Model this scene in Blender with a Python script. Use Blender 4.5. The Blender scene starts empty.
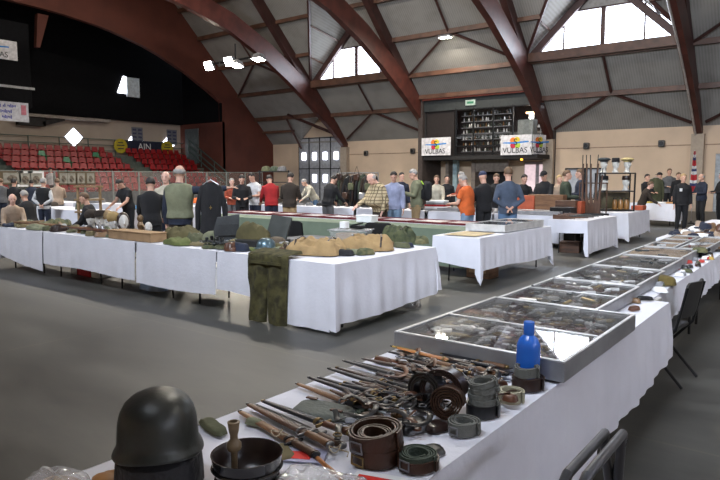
import bpy, bmesh, math, random
from mathutils import Vector, Matrix, noise
PI = math.pi
C = bpy.context.scene.collection
SC = bpy.context.scene
R = random.Random(7)
TS = bpy.data.scenes.new('workbench')

# ---------------------------------------------------------------- materials
MATS = {}
def mat(name, col, rough=.7, metal=0., var=.12, scale=6., bump=0., bscale=60., spec=.5, alpha=1., emit=None, es=0., coat=0., trans=0., col2=None, detail=3.):
    if name in MATS: return MATS[name]
    m = bpy.data.materials.new(name); m.use_nodes = True
    nt = m.node_tree; b = nt.nodes['Principled BSDF']
    b.inputs['Roughness'].default_value = rough
    b.inputs['Metallic'].default_value = metal
    b.inputs['Specular IOR Level'].default_value = spec
    b.inputs['Coat Weight'].default_value = coat
    b.inputs['Transmission Weight'].default_value = trans
    tc = nt.nodes.new('ShaderNodeTexCoord')
    n = nt.nodes.new('ShaderNodeTexNoise'); n.inputs['Scale'].default_value = scale; n.inputs['Detail'].default_value = detail
    nt.links.new(tc.outputs['Object'], n.inputs['Vector'])
    r = nt.nodes.new('ShaderNodeValToRGB')
    c = Vector(col)
    d = Vector(col2) if col2 else c * (1 - 2 * var)
    r.color_ramp.elements[0].color = (*d, 1); r.color_ramp.elements[1].color = (*(c * (1 + var * .4)), 1)
    r.color_ramp.elements[0].position = .34; r.color_ramp.elements[1].position = .62
    nt.links.new(n.outputs['Fac'], r.inputs['Fac']); nt.links.new(r.outputs['Color'], b.inputs['Base Color'])
    if bump:
        n2 = nt.nodes.new('ShaderNodeTexNoise'); n2.inputs['Scale'].default_value = bscale; n2.inputs['Detail'].default_value = 3
        nt.links.new(tc.outputs['Object'], n2.inputs['Vector'])
        bp = nt.nodes.new('ShaderNodeBump'); bp.inputs['Strength'].default_value = bump; bp.inputs['Distance'].default_value = .02
        nt.links.new(n2.outputs['Fac'], bp.inputs['Height']); nt.links.new(bp.outputs['Normal'], b.inputs['Normal'])
    if emit:
        b.inputs['Emission Color'].default_value = (*emit, 1); b.inputs['Emission Strength'].default_value = es
    MATS[name] = m
    return m
def node(nt, t, **k):
    n = nt.nodes.new(t)
    for a, v in k.items():
        if a in n.inputs: n.inputs[a].default_value = v
        else: setattr(n, a, v)
    return n
def glass_mat(name, tint=(1, 1, 1), refl=1., rough=.02, opac=0., ocol=(.8, .8, .8), bump=0.):
    """thin pane: clear, with a fresnel reflection and perhaps a milky film"""
    if name in MATS: return MATS[name]
    m = bpy.data.materials.new(name); m.use_nodes = True; nt = m.node_tree; nt.nodes.clear()
    o = node(nt, 'ShaderNodeOutputMaterial'); t = node(nt, 'ShaderNodeBsdfTransparent'); t.inputs[0].default_value = (*tint, 1)
    g = node(nt, 'ShaderNodeBsdfGlossy'); g.inputs['Roughness'].default_value = rough
    fr = node(nt, 'ShaderNodeFresnel'); ge = node(nt, 'ShaderNodeNewGeometry'); ir = node(nt, 'ShaderNodeMapRange'); ir.inputs['To Min'].default_value = 1.5; ir.inputs['To Max'].default_value = 1/1.5
    nt.links.new(ge.outputs['Backfacing'], ir.inputs[0]); nt.links.new(ir.outputs[0], fr.inputs[0])
    mu = node(nt, 'ShaderNodeMath', operation='MULTIPLY'); mu.inputs[1].default_value = refl; mu.use_clamp = True
    mx = node(nt, 'ShaderNodeMixShader'); nt.links.new(fr.outputs[0], mu.inputs[0]); nt.links.new(mu.outputs[0], mx.inputs[0])
    nt.links.new(t.outputs[0], mx.inputs[1]); nt.links.new(g.outputs[0], mx.inputs[2]); last = mx
    if bump:
        n2 = node(nt, 'ShaderNodeTexNoise'); n2.inputs['Scale'].default_value = 5
        bp = node(nt, 'ShaderNodeBump'); bp.inputs['Strength'].default_value = bump
        nt.links.new(n2.outputs['Fac'], bp.inputs['Height']); nt.links.new(bp.outputs['Normal'], g.inputs['Normal'])
    if opac:
        df = node(nt, 'ShaderNodeBsdfDiffuse'); df.inputs[0].default_value = (*ocol, 1)
        m2 = node(nt, 'ShaderNodeMixShader'); m2.inputs[0].default_value = opac
        nt.links.new(mx.outputs[0], m2.inputs[1]); nt.links.new(df.outputs[0], m2.inputs[2]); last = m2
    nt.links.new(last.outputs[0], o.inputs[0]); MATS[name] = m
    return m
def wood(name, a, b, scale=3., rough=.45):
    if name in MATS: return MATS[name]
    m = bpy.data.materials.new(name); m.use_nodes = True; nt = m.node_tree; p = nt.nodes['Principled BSDF']
    tc = node(nt, 'ShaderNodeTexCoord'); mp = node(nt, 'ShaderNodeMapping'); mp.inputs['Scale'].default_value = (1, 1, 6)
    n = node(nt, 'ShaderNodeTexNoise'); n.inputs['Scale'].default_value = scale; n.inputs['Detail'].default_value = 5
    r = node(nt, 'ShaderNodeValToRGB'); r.color_ramp.elements[0].color = (*a, 1); r.color_ramp.elements[1].color = (*b, 1)
    r.color_ramp.elements[0].position = .35; r.color_ramp.elements[1].position = .65
    nt.links.new(tc.outputs['Object'], mp.inputs['Vector']); nt.links.new(mp.outputs[0], n.inputs['Vector'])
    nt.links.new(n.outputs['Fac'], r.inputs['Fac']); nt.links.new(r.outputs['Color'], p.inputs['Base Color'])
    p.inputs['Roughness'].default_value = rough; MATS[name] = m
    return m

# ---------------------------------------------------------------- mesh builder
class MB:
    def __init__(s): s.v = []; s.f = []; s.m = []; s.mi = 0; s.T = None
    def add(s, vs, fs):
        o = len(s.v)
        if s.T is not None: vs = [s.T @ Vector(p) for p in vs]
        s.v += [tuple(p) for p in vs]; s.f += [tuple(i + o for i in f) for f in fs]; s.m += [s.mi] * len(fs)
        return s
    def box(s, c, d, rz=0, rx=0, ry=0, bev=0.):
        x, y, z = (k / 2 for k in d)
        M = Matrix.Translation(c) @ Matrix.Rotation(rz, 4, 'Z') @ Matrix.Rotation(ry, 4, 'Y') @ Matrix.Rotation(rx, 4, 'X')
        if bev <= 0:
            vs = [M @ Vector(p) for p in ((-x,-y,-z),(x,-y,-z),(x,y,-z),(-x,y,-z),(-x,-y,z),(x,-y,z),(x,y,z),(-x,y,z))]
            return s.add(vs, [(3,2,1,0),(4,5,6,7),(0,1,5,4),(1,2,6,5),(2,3,7,6),(3,0,4,7)])
        b = min(bev, x*.9, y*.9, z*.9); rings = []
        for zz, o in ((-z, b), (-z + b, 0), (z - b, 0), (z, b)):
            rings.append([M @ Vector(p + (zz,)) for p in ((-x+b,-y+o),(x-b,-y+o),(x-o,-y+b),(x-o,y-b),(x-b,y-o),(-x+b,y-o),(-x+o,y-b),(-x+o,-y+b))])
        return s.loft(rings)
    def loft(s, rings, cap=True, close=True):
        n = len(rings[0]); vs = [p for r in rings for p in r]; fs = []
        for i in range(len(rings) - 1):
            for j in range(n if close else n - 1):
                k = (j + 1) % n
                fs.append((i*n+j, i*n+k, (i+1)*n+k, (i+1)*n+j))
        if cap: fs.append(tuple(range(n-1, -1, -1))); fs.append(tuple((len(rings)-1)*n + j for j in range(n)))
        return s.add(vs, fs)
    def tube(s, pts, r, n=8, flat=1., cap=True, round_=False):
        pts = [Vector(p) for p in pts]; rr = r if isinstance(r, (list, tuple)) else [r] * len(pts)
        if round_:
            a, b = pts[0], pts[-1]; da = (pts[0]-pts[1]).normalized(); db = (pts[-1]-pts[-2]).normalized()
            pts = [a + da*rr[0], a + da*rr[0]*.7] + pts + [b + db*rr[-1]*.7, b + db*rr[-1]]
            rr = [rr[0]*.12, rr[0]*.72] + list(rr) + [rr[-1]*.72, rr[-1]*.12]
        rings = []; up = None
        for i, p in enumerate(pts):
            t = (pts[min(i+1, len(pts)-1)] - pts[max(i-1, 0)])
            t = t.normalized() if t.length > 1e-9 else Vector((0, 0, 1))
            if up is None:
                up = Vector((0, 0, 1)) if abs(t.z) < .9 else Vector((0, 1, 0))
            u = t.cross(up)
            if u.length < 1e-4: u = t.cross(Vector((1, 0, 0)))
            u.normalize(); w = u.cross(t); up = w
            rings.append([p + (u * math.cos(2*PI*j/n) + w * math.sin(2*PI*j/n) * flat) * rr[i] for j in range(n)])
        return s.loft(rings, cap)
    def lathe(s, prof, n=24, c=(0, 0, 0), sx=1., sy=1., cap=True):
        rings = [[(c[0] + r*math.cos(2*PI*j/n)*sx, c[1] + r*math.sin(2*PI*j/n)*sy, c[2] + z) for j in range(n)] for r, z in prof]
        return s.loft(rings, cap)
    def ell(s, c, r, n=12, m=8, M=None):
        rings = []
        for i in range(m + 1):
            a = -PI/2 + PI * (i * .98 + .01*m) / m; k = math.cos(a)
            ring = [Vector((r[0]*k*math.cos(2*PI*j/n), r[1]*k*math.sin(2*PI*j/n), r[2]*math.sin(a))) for j in range(n)]
            if M is not None: ring = [M @ p for p in ring]
            rings.append([p + Vector(c) for p in ring])
        return s.loft(rings)
    def prism(s, poly, ax, a, b):
        """poly in the two remaining axes, extruded along axis ax from a to b"""
        def P(u, v, w):
            return (w, u, v) if ax == 0 else (u, w, v) if ax == 1 else (u, v, w)
        n = len(poly); vs = [P(u, v, a) for u, v in poly] + [P(u, v, b) for u, v in poly]
        fs = [tuple(range(n-1, -1, -1)), tuple(range(n, 2*n))] + [(i, (i+1) % n, n + (i+1) % n, n + i) for i in range(n)]
        return s.add(vs, fs)
    def mesh(s, name, mats, smooth=True, ang=40):
        me = bpy.data.meshes.new(name); me.from_pydata(s.v, [], s.f)
        if not isinstance(mats, (list, tuple)): mats = [mats]
        for m in mats: me.materials.append(m)
        if len(mats) > 1: me.polygons.foreach_set('material_index', s.m)
        bm = bmesh.new(); bm.from_mesh(me); bmesh.ops.recalc_face_normals(bm, faces=bm.faces); bm.to_mesh(me); bm.free()
        if smooth:
            me.polygons.foreach_set('use_smooth', [True] * len(me.polygons))
            try: me.set_sharp_from_angle(angle=math.radians(ang))
            except Exception: pass
        me.update()
        return me
    def build(s, name, mats, parent=None, smooth=True, ang=40):
        o = bpy.data.objects.new(name, s.mesh(name, mats, smooth, ang)); C.objects.link(o)
        if parent is not None: o.parent = parent
        return o

def tag(o, label=None, cat=None, group=None, kind=None):
    if label: o['label'] = label
    if cat: o['category'] = cat
    if group: o['group'] = group
    if kind: o['kind'] = kind
    return o
def thing(name, label, cat, loc=(0, 0, 0), rz=0., group=None, rx=0., ry=0.):
    o = bpy.data.objects.new(name, None); o.empty_display_size = .1; C.objects.link(o)
    o.location = loc; o.rotation_euler = (rx, ry, rz)
    return tag(o, label, cat, group)
def put(o, loc, rz=0., rx=0., ry=0.):
    o.location = loc; o.rotation_euler = (rx, ry, rz); return o
def struct(name, mb, m, label=None, smooth=True):
    o = mb.build(name, m, None, smooth); o['kind'] = 'structure'
    if label: o['label'] = label
    return o
def kids(o): return [c for c in bpy.data.objects if c.parent == o]
KID = {}
def copy_tree(o, label=None, loc=None, rz=None, group=None, rx=None, ry=None, scale=None):
    if o.name not in KID: KID[o.name] = [(c, kids(c)) for c in kids(o)]
    c = o.copy(); C.objects.link(c)
    if label: c['label'] = label
    if group: c['group'] = group
    if loc is not None: c.location = loc
    e = list(c.rotation_euler)
    if rz is not None: e[2] = rz
    if rx is not None: e[0] = rx
    if ry is not None: e[1] = ry
    c.rotation_euler = e
    if scale: c.scale = scale if isinstance(scale, tuple) else (scale,) * 3
    for k, g in KID[o.name]:
        d = k.copy(); C.objects.link(d); d.parent = c
        for q in g:
            w = q.copy(); C.objects.link(w); w.parent = d
    return c
def text(body, size, parent, loc, rot, m, name='lettering', ext=.004, sx=1.):
    cu = bpy.data.curves.new(name, 'FONT'); cu.body = body; cu.size = size; cu.extrude = ext; cu.align_x = 'CENTER'; cu.align_y = 'CENTER'
    tmp = bpy.data.objects.new(name, cu); TS.collection.objects.link(tmp); TS.view_layers[0].update()
    me = bpy.data.meshes.new_from_object(tmp.evaluated_get(TS.view_layers[0].depsgraph)); bpy.data.objects.remove(tmp)
    me.materials.clear(); me.materials.append(m); o = bpy.data.objects.new(name, me); C.objects.link(o)
    o.location = loc; o.rotation_euler = rot; o.scale = (sx, 1, 1); o.parent = parent
    return o

# ---------------------------------------------------------------- palette
M_arch = mat('arch_stain', (.095, .027, .02), .42, var=.18, scale=2)
M_purl = mat('purlin_stain', (.12, .056, .034), .5, var=.2, scale=2)
M_raft = mat('rafter_stain', (.06, .022, .018), .55, var=.15, scale=2)
M_red = mat('red_wall_paint', (.105, .026, .015), .75, var=.08, scale=1.2)
M_black = mat('black_paint', (.005, .005, .006), .9, var=.1, spec=.1)
M_beige = mat('beige_wall', (.66, .5, .36), .85, var=.05, scale=.7)
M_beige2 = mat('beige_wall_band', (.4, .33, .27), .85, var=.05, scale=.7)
M_white = mat('white_paint', (.8, .8, .8), .6, var=.03)
M_cloth = mat('white_cotton', (.7, .7, .76), .9, var=.03, scale=3, bump=.15, bscale=25)
M_clothg = mat('green_cotton', (.15, .19, .135), .9, var=.06, scale=3)
M_blk = mat('black_metal', (.012, .012, .013), .4, .4)
M_steel = mat('brushed_steel', (.45, .45, .46), .35, .9, var=.1)
M_grey = mat('grey_metal', (.3, .3, .31), .5, .5)
M_alu = mat('aluminium', (.6, .59, .57), .35, .8, var=.08)
M_glass = glass_mat('clear_glass', refl=.9)
M_dark = mat('dark_interior', (.02, .018, .018), .8)
M_text = mat('print_black', (.02, .02, .025), .6)

# ---------------------------------------------------------------- hall dimensions (metres): +Y along the near table row, far wall at YF
YF, YS, YC = 33.9, -4.9, 14.5
XG = -34.5
XA = [-27.3, -20.05, -12.8, -5.5, 1.8, 9.0]
XE = 16.2
def roofz(y): # underside of the roof
    d = abs(y - YC); 
    return 4.1 + (19.4 - d) if d > 10.3 else 13.2 + (10.3 - d) * .18
SOF = [(19.25, 3.55), (17.6, 4.85), (15.7, 6.15), (13.6, 7.45), (11.5, 8.6), (9.0, 9.65), (6.0, 10.4), (3.0, 10.75), (0, 10.85)]
def sof(d):
    d = abs(d)
    for (a, za), (b, zb) in zip(SOF, SOF[1:]):
        if b <= d <= a: return za + (zb - za) * (a - d) / (a - b)
    return 3.55

def shell():
    # floor
    m = bpy.data.materials.new('polished_concrete'); m.use_nodes = True; nt = m.node_tree; p = nt.nodes['Principled BSDF']
    tc = node(nt, 'ShaderNodeTexCoord'); n1 = node(nt, 'ShaderNodeTexNoise'); n1.inputs['Scale'].default_value = .5; n1.inputs['Detail'].default_value = 8; n1.inputs['Roughness'].default_value = .65
    mp = node(nt, 'ShaderNodeMapping'); mp.inputs['Rotation'].default_value = (0, 0, .6); mp.inputs['Scale'].default_value = (1, 3, 1)
    r = node(nt, 'ShaderNodeValToRGB'); r.color_ramp.elements[0].position = .3; r.color_ramp.elements[1].position = .72
    r.color_ramp.elements[0].color = (.036, .035, .031, 1); r.color_ramp.elements[1].color = (.104, .1, .088, 1)
    nt.links.new(tc.outputs['Object'], mp.inputs[0]); nt.links.new(mp.outputs[0], n1.inputs['Vector']); nt.links.new(n1.outputs['Fac'], r.inputs['Fac'])
    br = node(nt, 'ShaderNodeTexBrick'); br.offset = 0; br.inputs['Scale'].default_value = 1; br.inputs['Brick Width'].default_value = 5; br.inputs['Row Height'].default_value = 5
    br.inputs['Mortar Size'].default_value = .012; br.inputs['Color1'].default_value = (1, 1, 1, 1); br.inputs['Color2'].default_value = (.93, .93, .93, 1); br.inputs['Mortar'].default_value = (1.25, 1.22, 1.12, 1)
    mx = node(nt, 'ShaderNodeMixRGB', blend_type='MULTIPLY'); mx.inputs[0].default_value = 1
    mp2 = node(nt, 'ShaderNodeMapping'); mp2.inputs['Location'].default_value = (1.2, .9, 0)
    nt.links.new(tc.outputs['Object'], mp2.inputs[0]); nt.links.new(mp2.outputs[0], br.inputs['Vector'])
    nt.links.new(r.outputs['Color'], mx.inputs[1]); nt.links.new(br.outputs['Color'], mx.inputs[2]); nt.links.new(mx.outputs[0], p.inputs['Base Color'])
    rr = node(nt, 'ShaderNodeMapRange'); rr.inputs['To Min'].default_value = .36; rr.inputs['To Max'].default_value = .6
    nt.links.new(n1.outputs['Fac'], rr.inputs[0]); nt.links.new(rr.outputs[0], p.inputs['Roughness'])
    struct('floor', MB().box(((XG - 5 + XE) / 2, YC, -.1), (XE - XG + 6, YF - YS + 1, .2)), m, smooth=False)
    # far wall with the panels lines
    w = MB()
    GX0, GX1, GZ = -31.85, -27.75, 4.5
    BX0, BX1 = -19.75, -12.5      # gallery bay
    DX0, DX1, DZ = -4.75, -2.6, 2.75
    def wbox(x0, x1, z0, z1): w.box(((x0+x1)/2, YF + .15, (z0+z1)/2), (x1-x0, .3, z1-z0))
    wbox(XG, GX0, 0, 4.2); wbox(GX0, GX1, GZ, 6.0); wbox(GX1, BX0, 0, 4.2)
    wbox(BX0, BX1, 0, 2.6)
    wbox(BX1, DX0, 0, 4.2); wbox(DX0, DX1, DZ, 4.2); wbox(DX1, XE, 0, 4.2)
    struct('wall_far', w, M_beige, smooth=False)
    g = MB()
    for x0, x1 in ((GX1, BX0), (BX1, DX0), (DX0, XE)):
        g.box(((x0+x1)/2, YF - .012, 3.2), (x1-x0, .03, .05))
    struct('trim_1', g, mat('wall_groove', (.4, .27, .19), .8), smooth=False)
    for i, xa in enumerate(XA):
        struct('wall_pillar', MB().box((xa, YF - .18, 1.85), (.55, .36, 3.7)), mat('pilaster', (.44, .36, .28), .85, var=.05), smooth=False)
    # sectional garage door
    gd = MB().box(((GX0+GX1)/2, YF + .1, GZ/2), (GX1-GX0, .1, GZ))
    d = struct('door_1', gd, mat('door_grey', (.42, .43, .46), .6), smooth=False)
    fr = MB(); n = 4; pw = (GX1-GX0) / n
    for i in range(n + 1): fr.box((GX0 + i*pw, YF + .03, GZ/2), (.06, .06, GZ))
    for z in (2.25, GZ - .05): fr.box(((GX0+GX1)/2, YF + .03, z), (GX1-GX0, .055, .06))
    fr.build('door_frame', M_dark, d, smooth=False)
    for i in range(4):
        for z0 in ((3.15,) if i in (0, 3) else (3.15, 1.55)):
            pn = MB().box((GX0 + (i+.5)*pw, YF + .02, z0), (.36, .03, .52))
            pn.build('pane', mat('daylight_pane', (.9, .9, .95), .3, emit=(.85, .88, 1.), es=5.), d, smooth=False)
    # side door at the right of the far wall
    dd = MB().box((-4.35, YF + .1, DZ/2), (.8, .08, DZ)); dd = struct('door_2', dd, mat('door_blue_grey', (.42, .45, .48), .6), smooth=False)
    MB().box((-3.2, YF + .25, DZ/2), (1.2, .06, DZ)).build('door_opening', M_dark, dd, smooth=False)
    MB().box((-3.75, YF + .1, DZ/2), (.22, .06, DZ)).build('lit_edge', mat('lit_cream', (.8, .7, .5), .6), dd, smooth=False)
    MB().box((-3.3, YF + .18, 2.2), (.45, .03, .75)).build('exit_panel', mat('exit_green', (.02, .2, .1), .6), dd, smooth=False)
    # side walls
    struct('wall_right', MB().box((XE + .15, YC, 6.5), (.3, YF - YS, 13)), M_beige, smooth=False)
    struct('wall_near', MB().box(((XG+XE)/2, YS - .15, 2.1), (XE - XG, .3, 4.2)), M_beige, smooth=False)
    # gable wall on the left with an arched opening onto the stands
    gw = MB(); ys = [YF, 32, 30.6, 29.0] + [29.0 - i for i in range(1, 30)] + [0, -1.5, -3, YS]
    ys = sorted(set(ys), reverse=True)
    for a, b in zip(ys, ys[1:]):
        def lo(y):
            return 0 if (y >= 29.0 or y <= 0) else sof(y - YC) - .1
        la, lb = (lo(a), lo(b))
        if a <= 29.0 and b >= 0: la, lb = sof(a - YC) - .1, sof(b - YC) - .1
        gw.add([(XG, a, la), (XG, b, lb), (XG, b, roofz(b)+.3), (XG, a, roofz(a)+.3), (XG-.35, a, la), (XG-.35, b, lb), (XG-.35, b, roofz(b)+.3), (XG-.35, a, roofz(a)+.3)],
               [(0,1,2,3), (7,6,5,4), (0,4,5,1), (3,2,6,7)])
    struct('wall_left', gw, M_red, smooth=False)
    XB = -39.3
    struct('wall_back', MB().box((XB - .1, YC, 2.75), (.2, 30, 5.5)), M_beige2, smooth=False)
    struct('wall_back_upper', MB().box((XB + .1, YC, 8.6), (.5, 30, 6.2)).box(((XB+XG)/2 - .2, YC, 11.6), (4.6, 30, .2)), M_black, smooth=False)
    s = struct('wall_recess_side', MB().box(((XB+XG)/2, 29.1, 2.75), (XG-XB, .2, 5.5)), M_red, smooth=False)
    struct('wall_recess_side_upper', MB().box(((XB+XG)/2, 29.12, 8.5), (XG-XB-.1, .2, 6)), M_black, smooth=False)
    struct('wall_recess_end', MB().box(((XB+XG)/2, -.4, 6), (XG-XB, .2, 12)), M_black, smooth=False)
    dr = struct('door_3', MB().box((-37.9, 28.96, 3.9), (1.5, .08, 2.5)), mat('door_green_grey', (.1, .12, .12), .6), smooth=False)
    # red strut inside the black recess and the little ledge under the black band
    struct('trim_2', MB().prism([(16.85, 10.5), (17.45, 10.5), (16.9, 8.7), (16.7, 8.7)], 0, -35.4, -35.1), M_red, smooth=False)
    struct('trim_3', MB().box((XB + .35, 18.5, 5.35), (.7, 9, .18)), mat('ledge', (.3, .26, .23), .8), smooth=False)
    struct('trim_4', MB().box((XB + .3, 18.0, 5.0), (.4, 1.6, .5)).box((XB + .3, 19.3, 5.1), (.4, 1.4, .28), rx=.3), M_dark, smooth=False)
    # diamond windows
    E = mat('daylight_pane', (0, 0, 0))
    for i, y in enumerate((20.75, 25.2, 28.0)):
        h = .62
        f = MB().prism([(y-h, 4.2), (y, 4.2-h), (y+h, 4.2), (y, 4.2+h)], 0, XB - .05, XB + .06)
        o = struct('window_%d' % (i+1), f, E, smooth=False)
        fr = MB()
        for (ya, za), (yb, zb) in zip(((y-h, 4.2), (y, 4.2-h), (y+h, 4.2), (y, 4.2+h)), ((y, 4.2-h), (y+h, 4.2), (y, 4.2+h), (y-h, 4.2))):
            fr.tube([(XB + .05, ya, za), (XB + .05, yb, zb)], .035, 4)
        fr.build('window_frame', M_grey, o, smooth=False)
    o = struct('window_4', MB().prism([(23.75, 7.3), (24.4, 7.3), (24.4, 8.45), (24.2, 8.45)], 0, XB + .3, XB + .42), E, smooth=False)
    MB().box((XB + .5, 24.85, 7.75), (.12, .95, 1.3)).build('open_shutter', mat('shutter_grey', (.62, .68, .7), .5, emit=(.6, .7, .75), es=.0), o, smooth=False)
    o = struct('window_5', MB().prism([(24.3, 4.0), (24.9, 3.9), (24.9, 4.5)], 0, XB + .02, XB + .08), E, smooth=False) if False else None

def roof():
    panel = bpy.data.materials.new('roof_panels'); panel.use_nodes = True; nt = panel.node_tree; p = nt.nodes['Principled BSDF']
    tc = node(nt, 'ShaderNodeTexCoord'); n1 = node(nt, 'ShaderNodeTexNoise'); n1.inputs['Scale'].default_value = 1.1; n1.inputs['Detail'].default_value = 6
    wv = node(nt, 'ShaderNodeTexWave'); wv.wave_type = 'BANDS'; wv.bands_direction = 'X'; wv.inputs['Scale'].default_value = 2.6; wv.inputs['Distortion'].default_value = .6; wv.inputs['Detail'].default_value = 2
    r = node(nt, 'ShaderNodeValToRGB'); r.color_ramp.elements[0].position = .25; r.color_ramp.elements[1].position = .75
    r.color_ramp.elements[0].color = (.2, .19, .172, 1); r.color_ramp.elements[1].color = (.31, .295, .272, 1)
    ad = node(nt, 'ShaderNodeMath', operation='MULTIPLY_ADD'); ad.inputs[1].default_value = .28
    nt.links.new(tc.outputs['Object'], n1.inputs['Vector']); nt.links.new(tc.outputs['Object'], wv.inputs['Vector'])
    nt.links.new(wv.outputs['Fac'], ad.inputs[0]); nt.links.new(n1.outputs['Fac'], ad.inputs[2]); nt.links.new(ad.outputs[0], r.inputs['Fac'])
    nt.links.new(r.outputs['Color'], p.inputs['Base Color']); p.inputs['Roughness'].default_value = .85
    bays = list(zip([XG] + XA, XA + [XE]))
    rf = MB()
    def slab(pts, t=.12, up=None):
        pts = [Vector(q) for q in pts]; n = (pts[1]-pts[0]).cross(pts[2]-pts[0]).normalized()
        if n.z < 0: n = -n
        k = len(pts); q = [a + n*t for a in pts]
        rf.add(pts + q, [tuple(range(k)), tuple(range(2*k-1, k-1, -1))] + [(i, (i+1) % k, k+(i+1) % k, k+i) for i in range(k)])
    ZS = 7.65; yd = YF - (ZS - 4.1)      # window sill on the slope
    def mir(y): return 2*YC - y
    for k, (a, b) in enumerate(bays):
        m = (a + b) / 2
        for side in (0, 1):
            f = (lambda y: y) if side == 0 else mir
            dorm = (k in (1, 3, 5)) if side == 0 else (k in (2, 4, 5))
            if side == 0 and k == 0:      # low gablet over the garage door
                slab([(a, f(YF), 4.1), (-31.6, f(YF), 4.1), (-31.6, f(32.1), 5.9), (a, f(32.1), 5.9)])
                slab([(a, f(32.1), 5.9), (b, f(32.1), 5.9), (b, f(24.8), 13.2), (a, f(24.8), 13.2)])
                slab([(-31.6, YF, 4.3), (-29.6, YF, 6.0), (-29.6, 32.1, 6.0), (-31.6, 32.1, 5.9)])
                slab([(-29.6, YF, 6.0), (b, YF, 4.6), (b, 32.6, 5.3), (-29.6, 32.1, 6.0)])
            elif side == 0 and k == 2:    # gallery bay: roof stops above the gallery
                slab([(a, 31.75, 6.25), (b, 31.75, 6.25), (b, 24.8, 13.2), (a, 24.8, 13.2)])
            elif not dorm:
                slab([(a, f(YF), 4.1), (b, f(YF), 4.1), (b, f(24.8), 13.2), (a, f(24.8), 13.2)])
            else:
                slab([(a, f(YF), 4.1), (b, f(YF), 4.1), (b, f(yd), ZS), (a, f(yd), ZS)])
                A, Bp, T, G = (a, f(yd), ZS), (b, f(yd), ZS), (m, f(26.2), 11.8), (m, f(yd), 11.1)
                slab([A, T, (m, f(24.8), 13.2), (a, f(24.8), 13.2)]); slab([T, Bp, (b, f(24.8), 13.2), (m, f(24.8), 13.2)])
                slab([A, G, T]); slab([G, Bp, T])
            slab([(a, f(24.8), 13.2), (b, f(24.8), 13.2), (b, YC, 15.05), (a, YC, 15.05)])
            slab([(a, f(YF), 4.1), (b, f(YF), 4.1), (b, f(YF+.5), 4.0), (a, f(YF+.5), 4.0)])
            if dorm: dormer(a, b, f, yd, ZS, side, k)
    struct('ceiling', rf, panel, smooth=False)
    # purlins
    def beam(x0, x1, y, z, w=.22, h=.3, name='purlin_beam', m=M_purl):
        struct(name, MB().box(((x0+x1)/2, y, z), (x1-x0, w, h), rx=0), m, smooth=False)
    for k, (a, b) in enumerate(bays):
        for side in (0, 1):
            if side == 1 and k not in (1, 3, 4): continue
            f = (lambda y: y) if side == 0 else mir
            dorm = (k in (1, 3, 5)) if side == 0 else (k in (2, 4, 5))
            for z in (5.75, 7.4, 9.1, 10.8, 12.3):
                if side == 0 and k == 2 and z < 6: z = 6.3
                y = f(YF - (z - 4.1)) - (.12 if side == 0 else -.12)
                if dorm and z > 8:
                    s = (z - ZS) / (11.8 - ZS)
                    if s < 1:
                        m = (a+b)/2; beam(a, a + (m-a)*s, y, z, .16, .2); beam(b + (m-b)*s, b, y, z, .16, .2)
                    else: beam(a, b, y, z, .16, .2)
                elif side == 0 and k == 0 and z < 6:
                    beam(a, b, y, z + .1)
                else: beam(a, b, y, z, .2, .24)
    # diagonals and posts under the slope
    def sl(p, q, r=.075, m=M_raft, nm='brace_beam'):
        (x0, z0), (x1, z1) = p, q
        P = lambda x, z: (x, YF - (z - 4.1) - .16, z)
        struct(nm, MB().tube([P(x0, z0), P(x1, z1)], r, 4), m, smooth=False)
    for k in (1, 3, 5):
        a, b = bays[k]; m = (a+b)/2
        sl((m, 7.4), (m, 5.75)); sl((m, 5.75), (a + .3, 4.25)); sl((m, 5.75), (b - .3, 4.25))
    for k in (0, 2, 4):
        a, b = bays[k]; m = (a+b)/2
        sl((m, 12.5), (m, 9.1)); sl((m, 9.1), (a + .1, 7.4)); sl((m, 9.1), (b - .1, 7.4))
    a, b = bays[4]; sl(((a+b)/2, 5.75), (a+.3, 4.25)); sl(((a+b)/2, 7.4), ((a+b)/2, 5.75))
    a, b = bays[0]
    struct('brace_beam', MB().tube([(-31.2, 32.0, 5.75), (-31.2, 33.5, 3.7)], .1, 4), M_raft, smooth=False)
    struct('brace_beam', MB().tube([(-31.0, 31.9, 6.0), (-27.5, 33.3, 4.5)], .1, 4), M_raft, smooth=False)
    struct('purlin_beam', MB().box((-32.9, 32.85, 4.95), (3.2, .15, .16)), M_purl, smooth=False)
    # glulam arches and straight rafters
    for i, xa in enumerate(XA):
        pl, pu = [], []
        for d, z in SOF:
            pl.append((YC + d, z))
        for j, (y, z) in enumerate(pl):
            a = pl[max(j-1, 0)]; b = pl[min(j+1, len(pl)-1)]; t = Vector((b[0]-a[0], b[1]-a[1])).normalized(); n = Vector((-t.y, t.x)); 
            if n.y < 0: n = -n
            w = 1.05 if j < len(pl)-1 else 1.05
            yy, zz = y + n.x*w, z + n.y*w
            if j == 0: yy, zz = YF - .02, 3.9
            yy = min(yy, YF - .02)
            zz = min(zz, roofz(yy) - .03)
            pu.append((yy, zz))
        side = pl + pu[::-1]
        mb = MB()
        for s_ in (0, 1):
            g = (lambda q: q) if s_ == 0 else (lambda q: (2*YC - q[0], q[1]))
            for j in range(len(pl)-1):
                mb.prism([g(pl[j]), g(pl[j+1]), g(pu[j+1]), g(pu[j])], 0, xa - .17, xa + .17)
        o = struct('arch_beam', mb, M_arch, smooth=True)
        rb = MB()
        for s_ in (0, 1):
            g = (lambda q: q) if s_ == 0 else (lambda q: (2*YC - q[0], q[1]))
            rb.prism([g((32.0, 5.95)), g((24.8, 13.15)), g((24.4, 12.75)), g((31.6, 5.5))], 0, xa - .16, xa + .16)
            rb.prism([g((24.8, 13.15)), g((YC, 15.0)), g((YC, 14.5)), g((24.4, 12.6))], 0, xa - .16, xa + .16)
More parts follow.
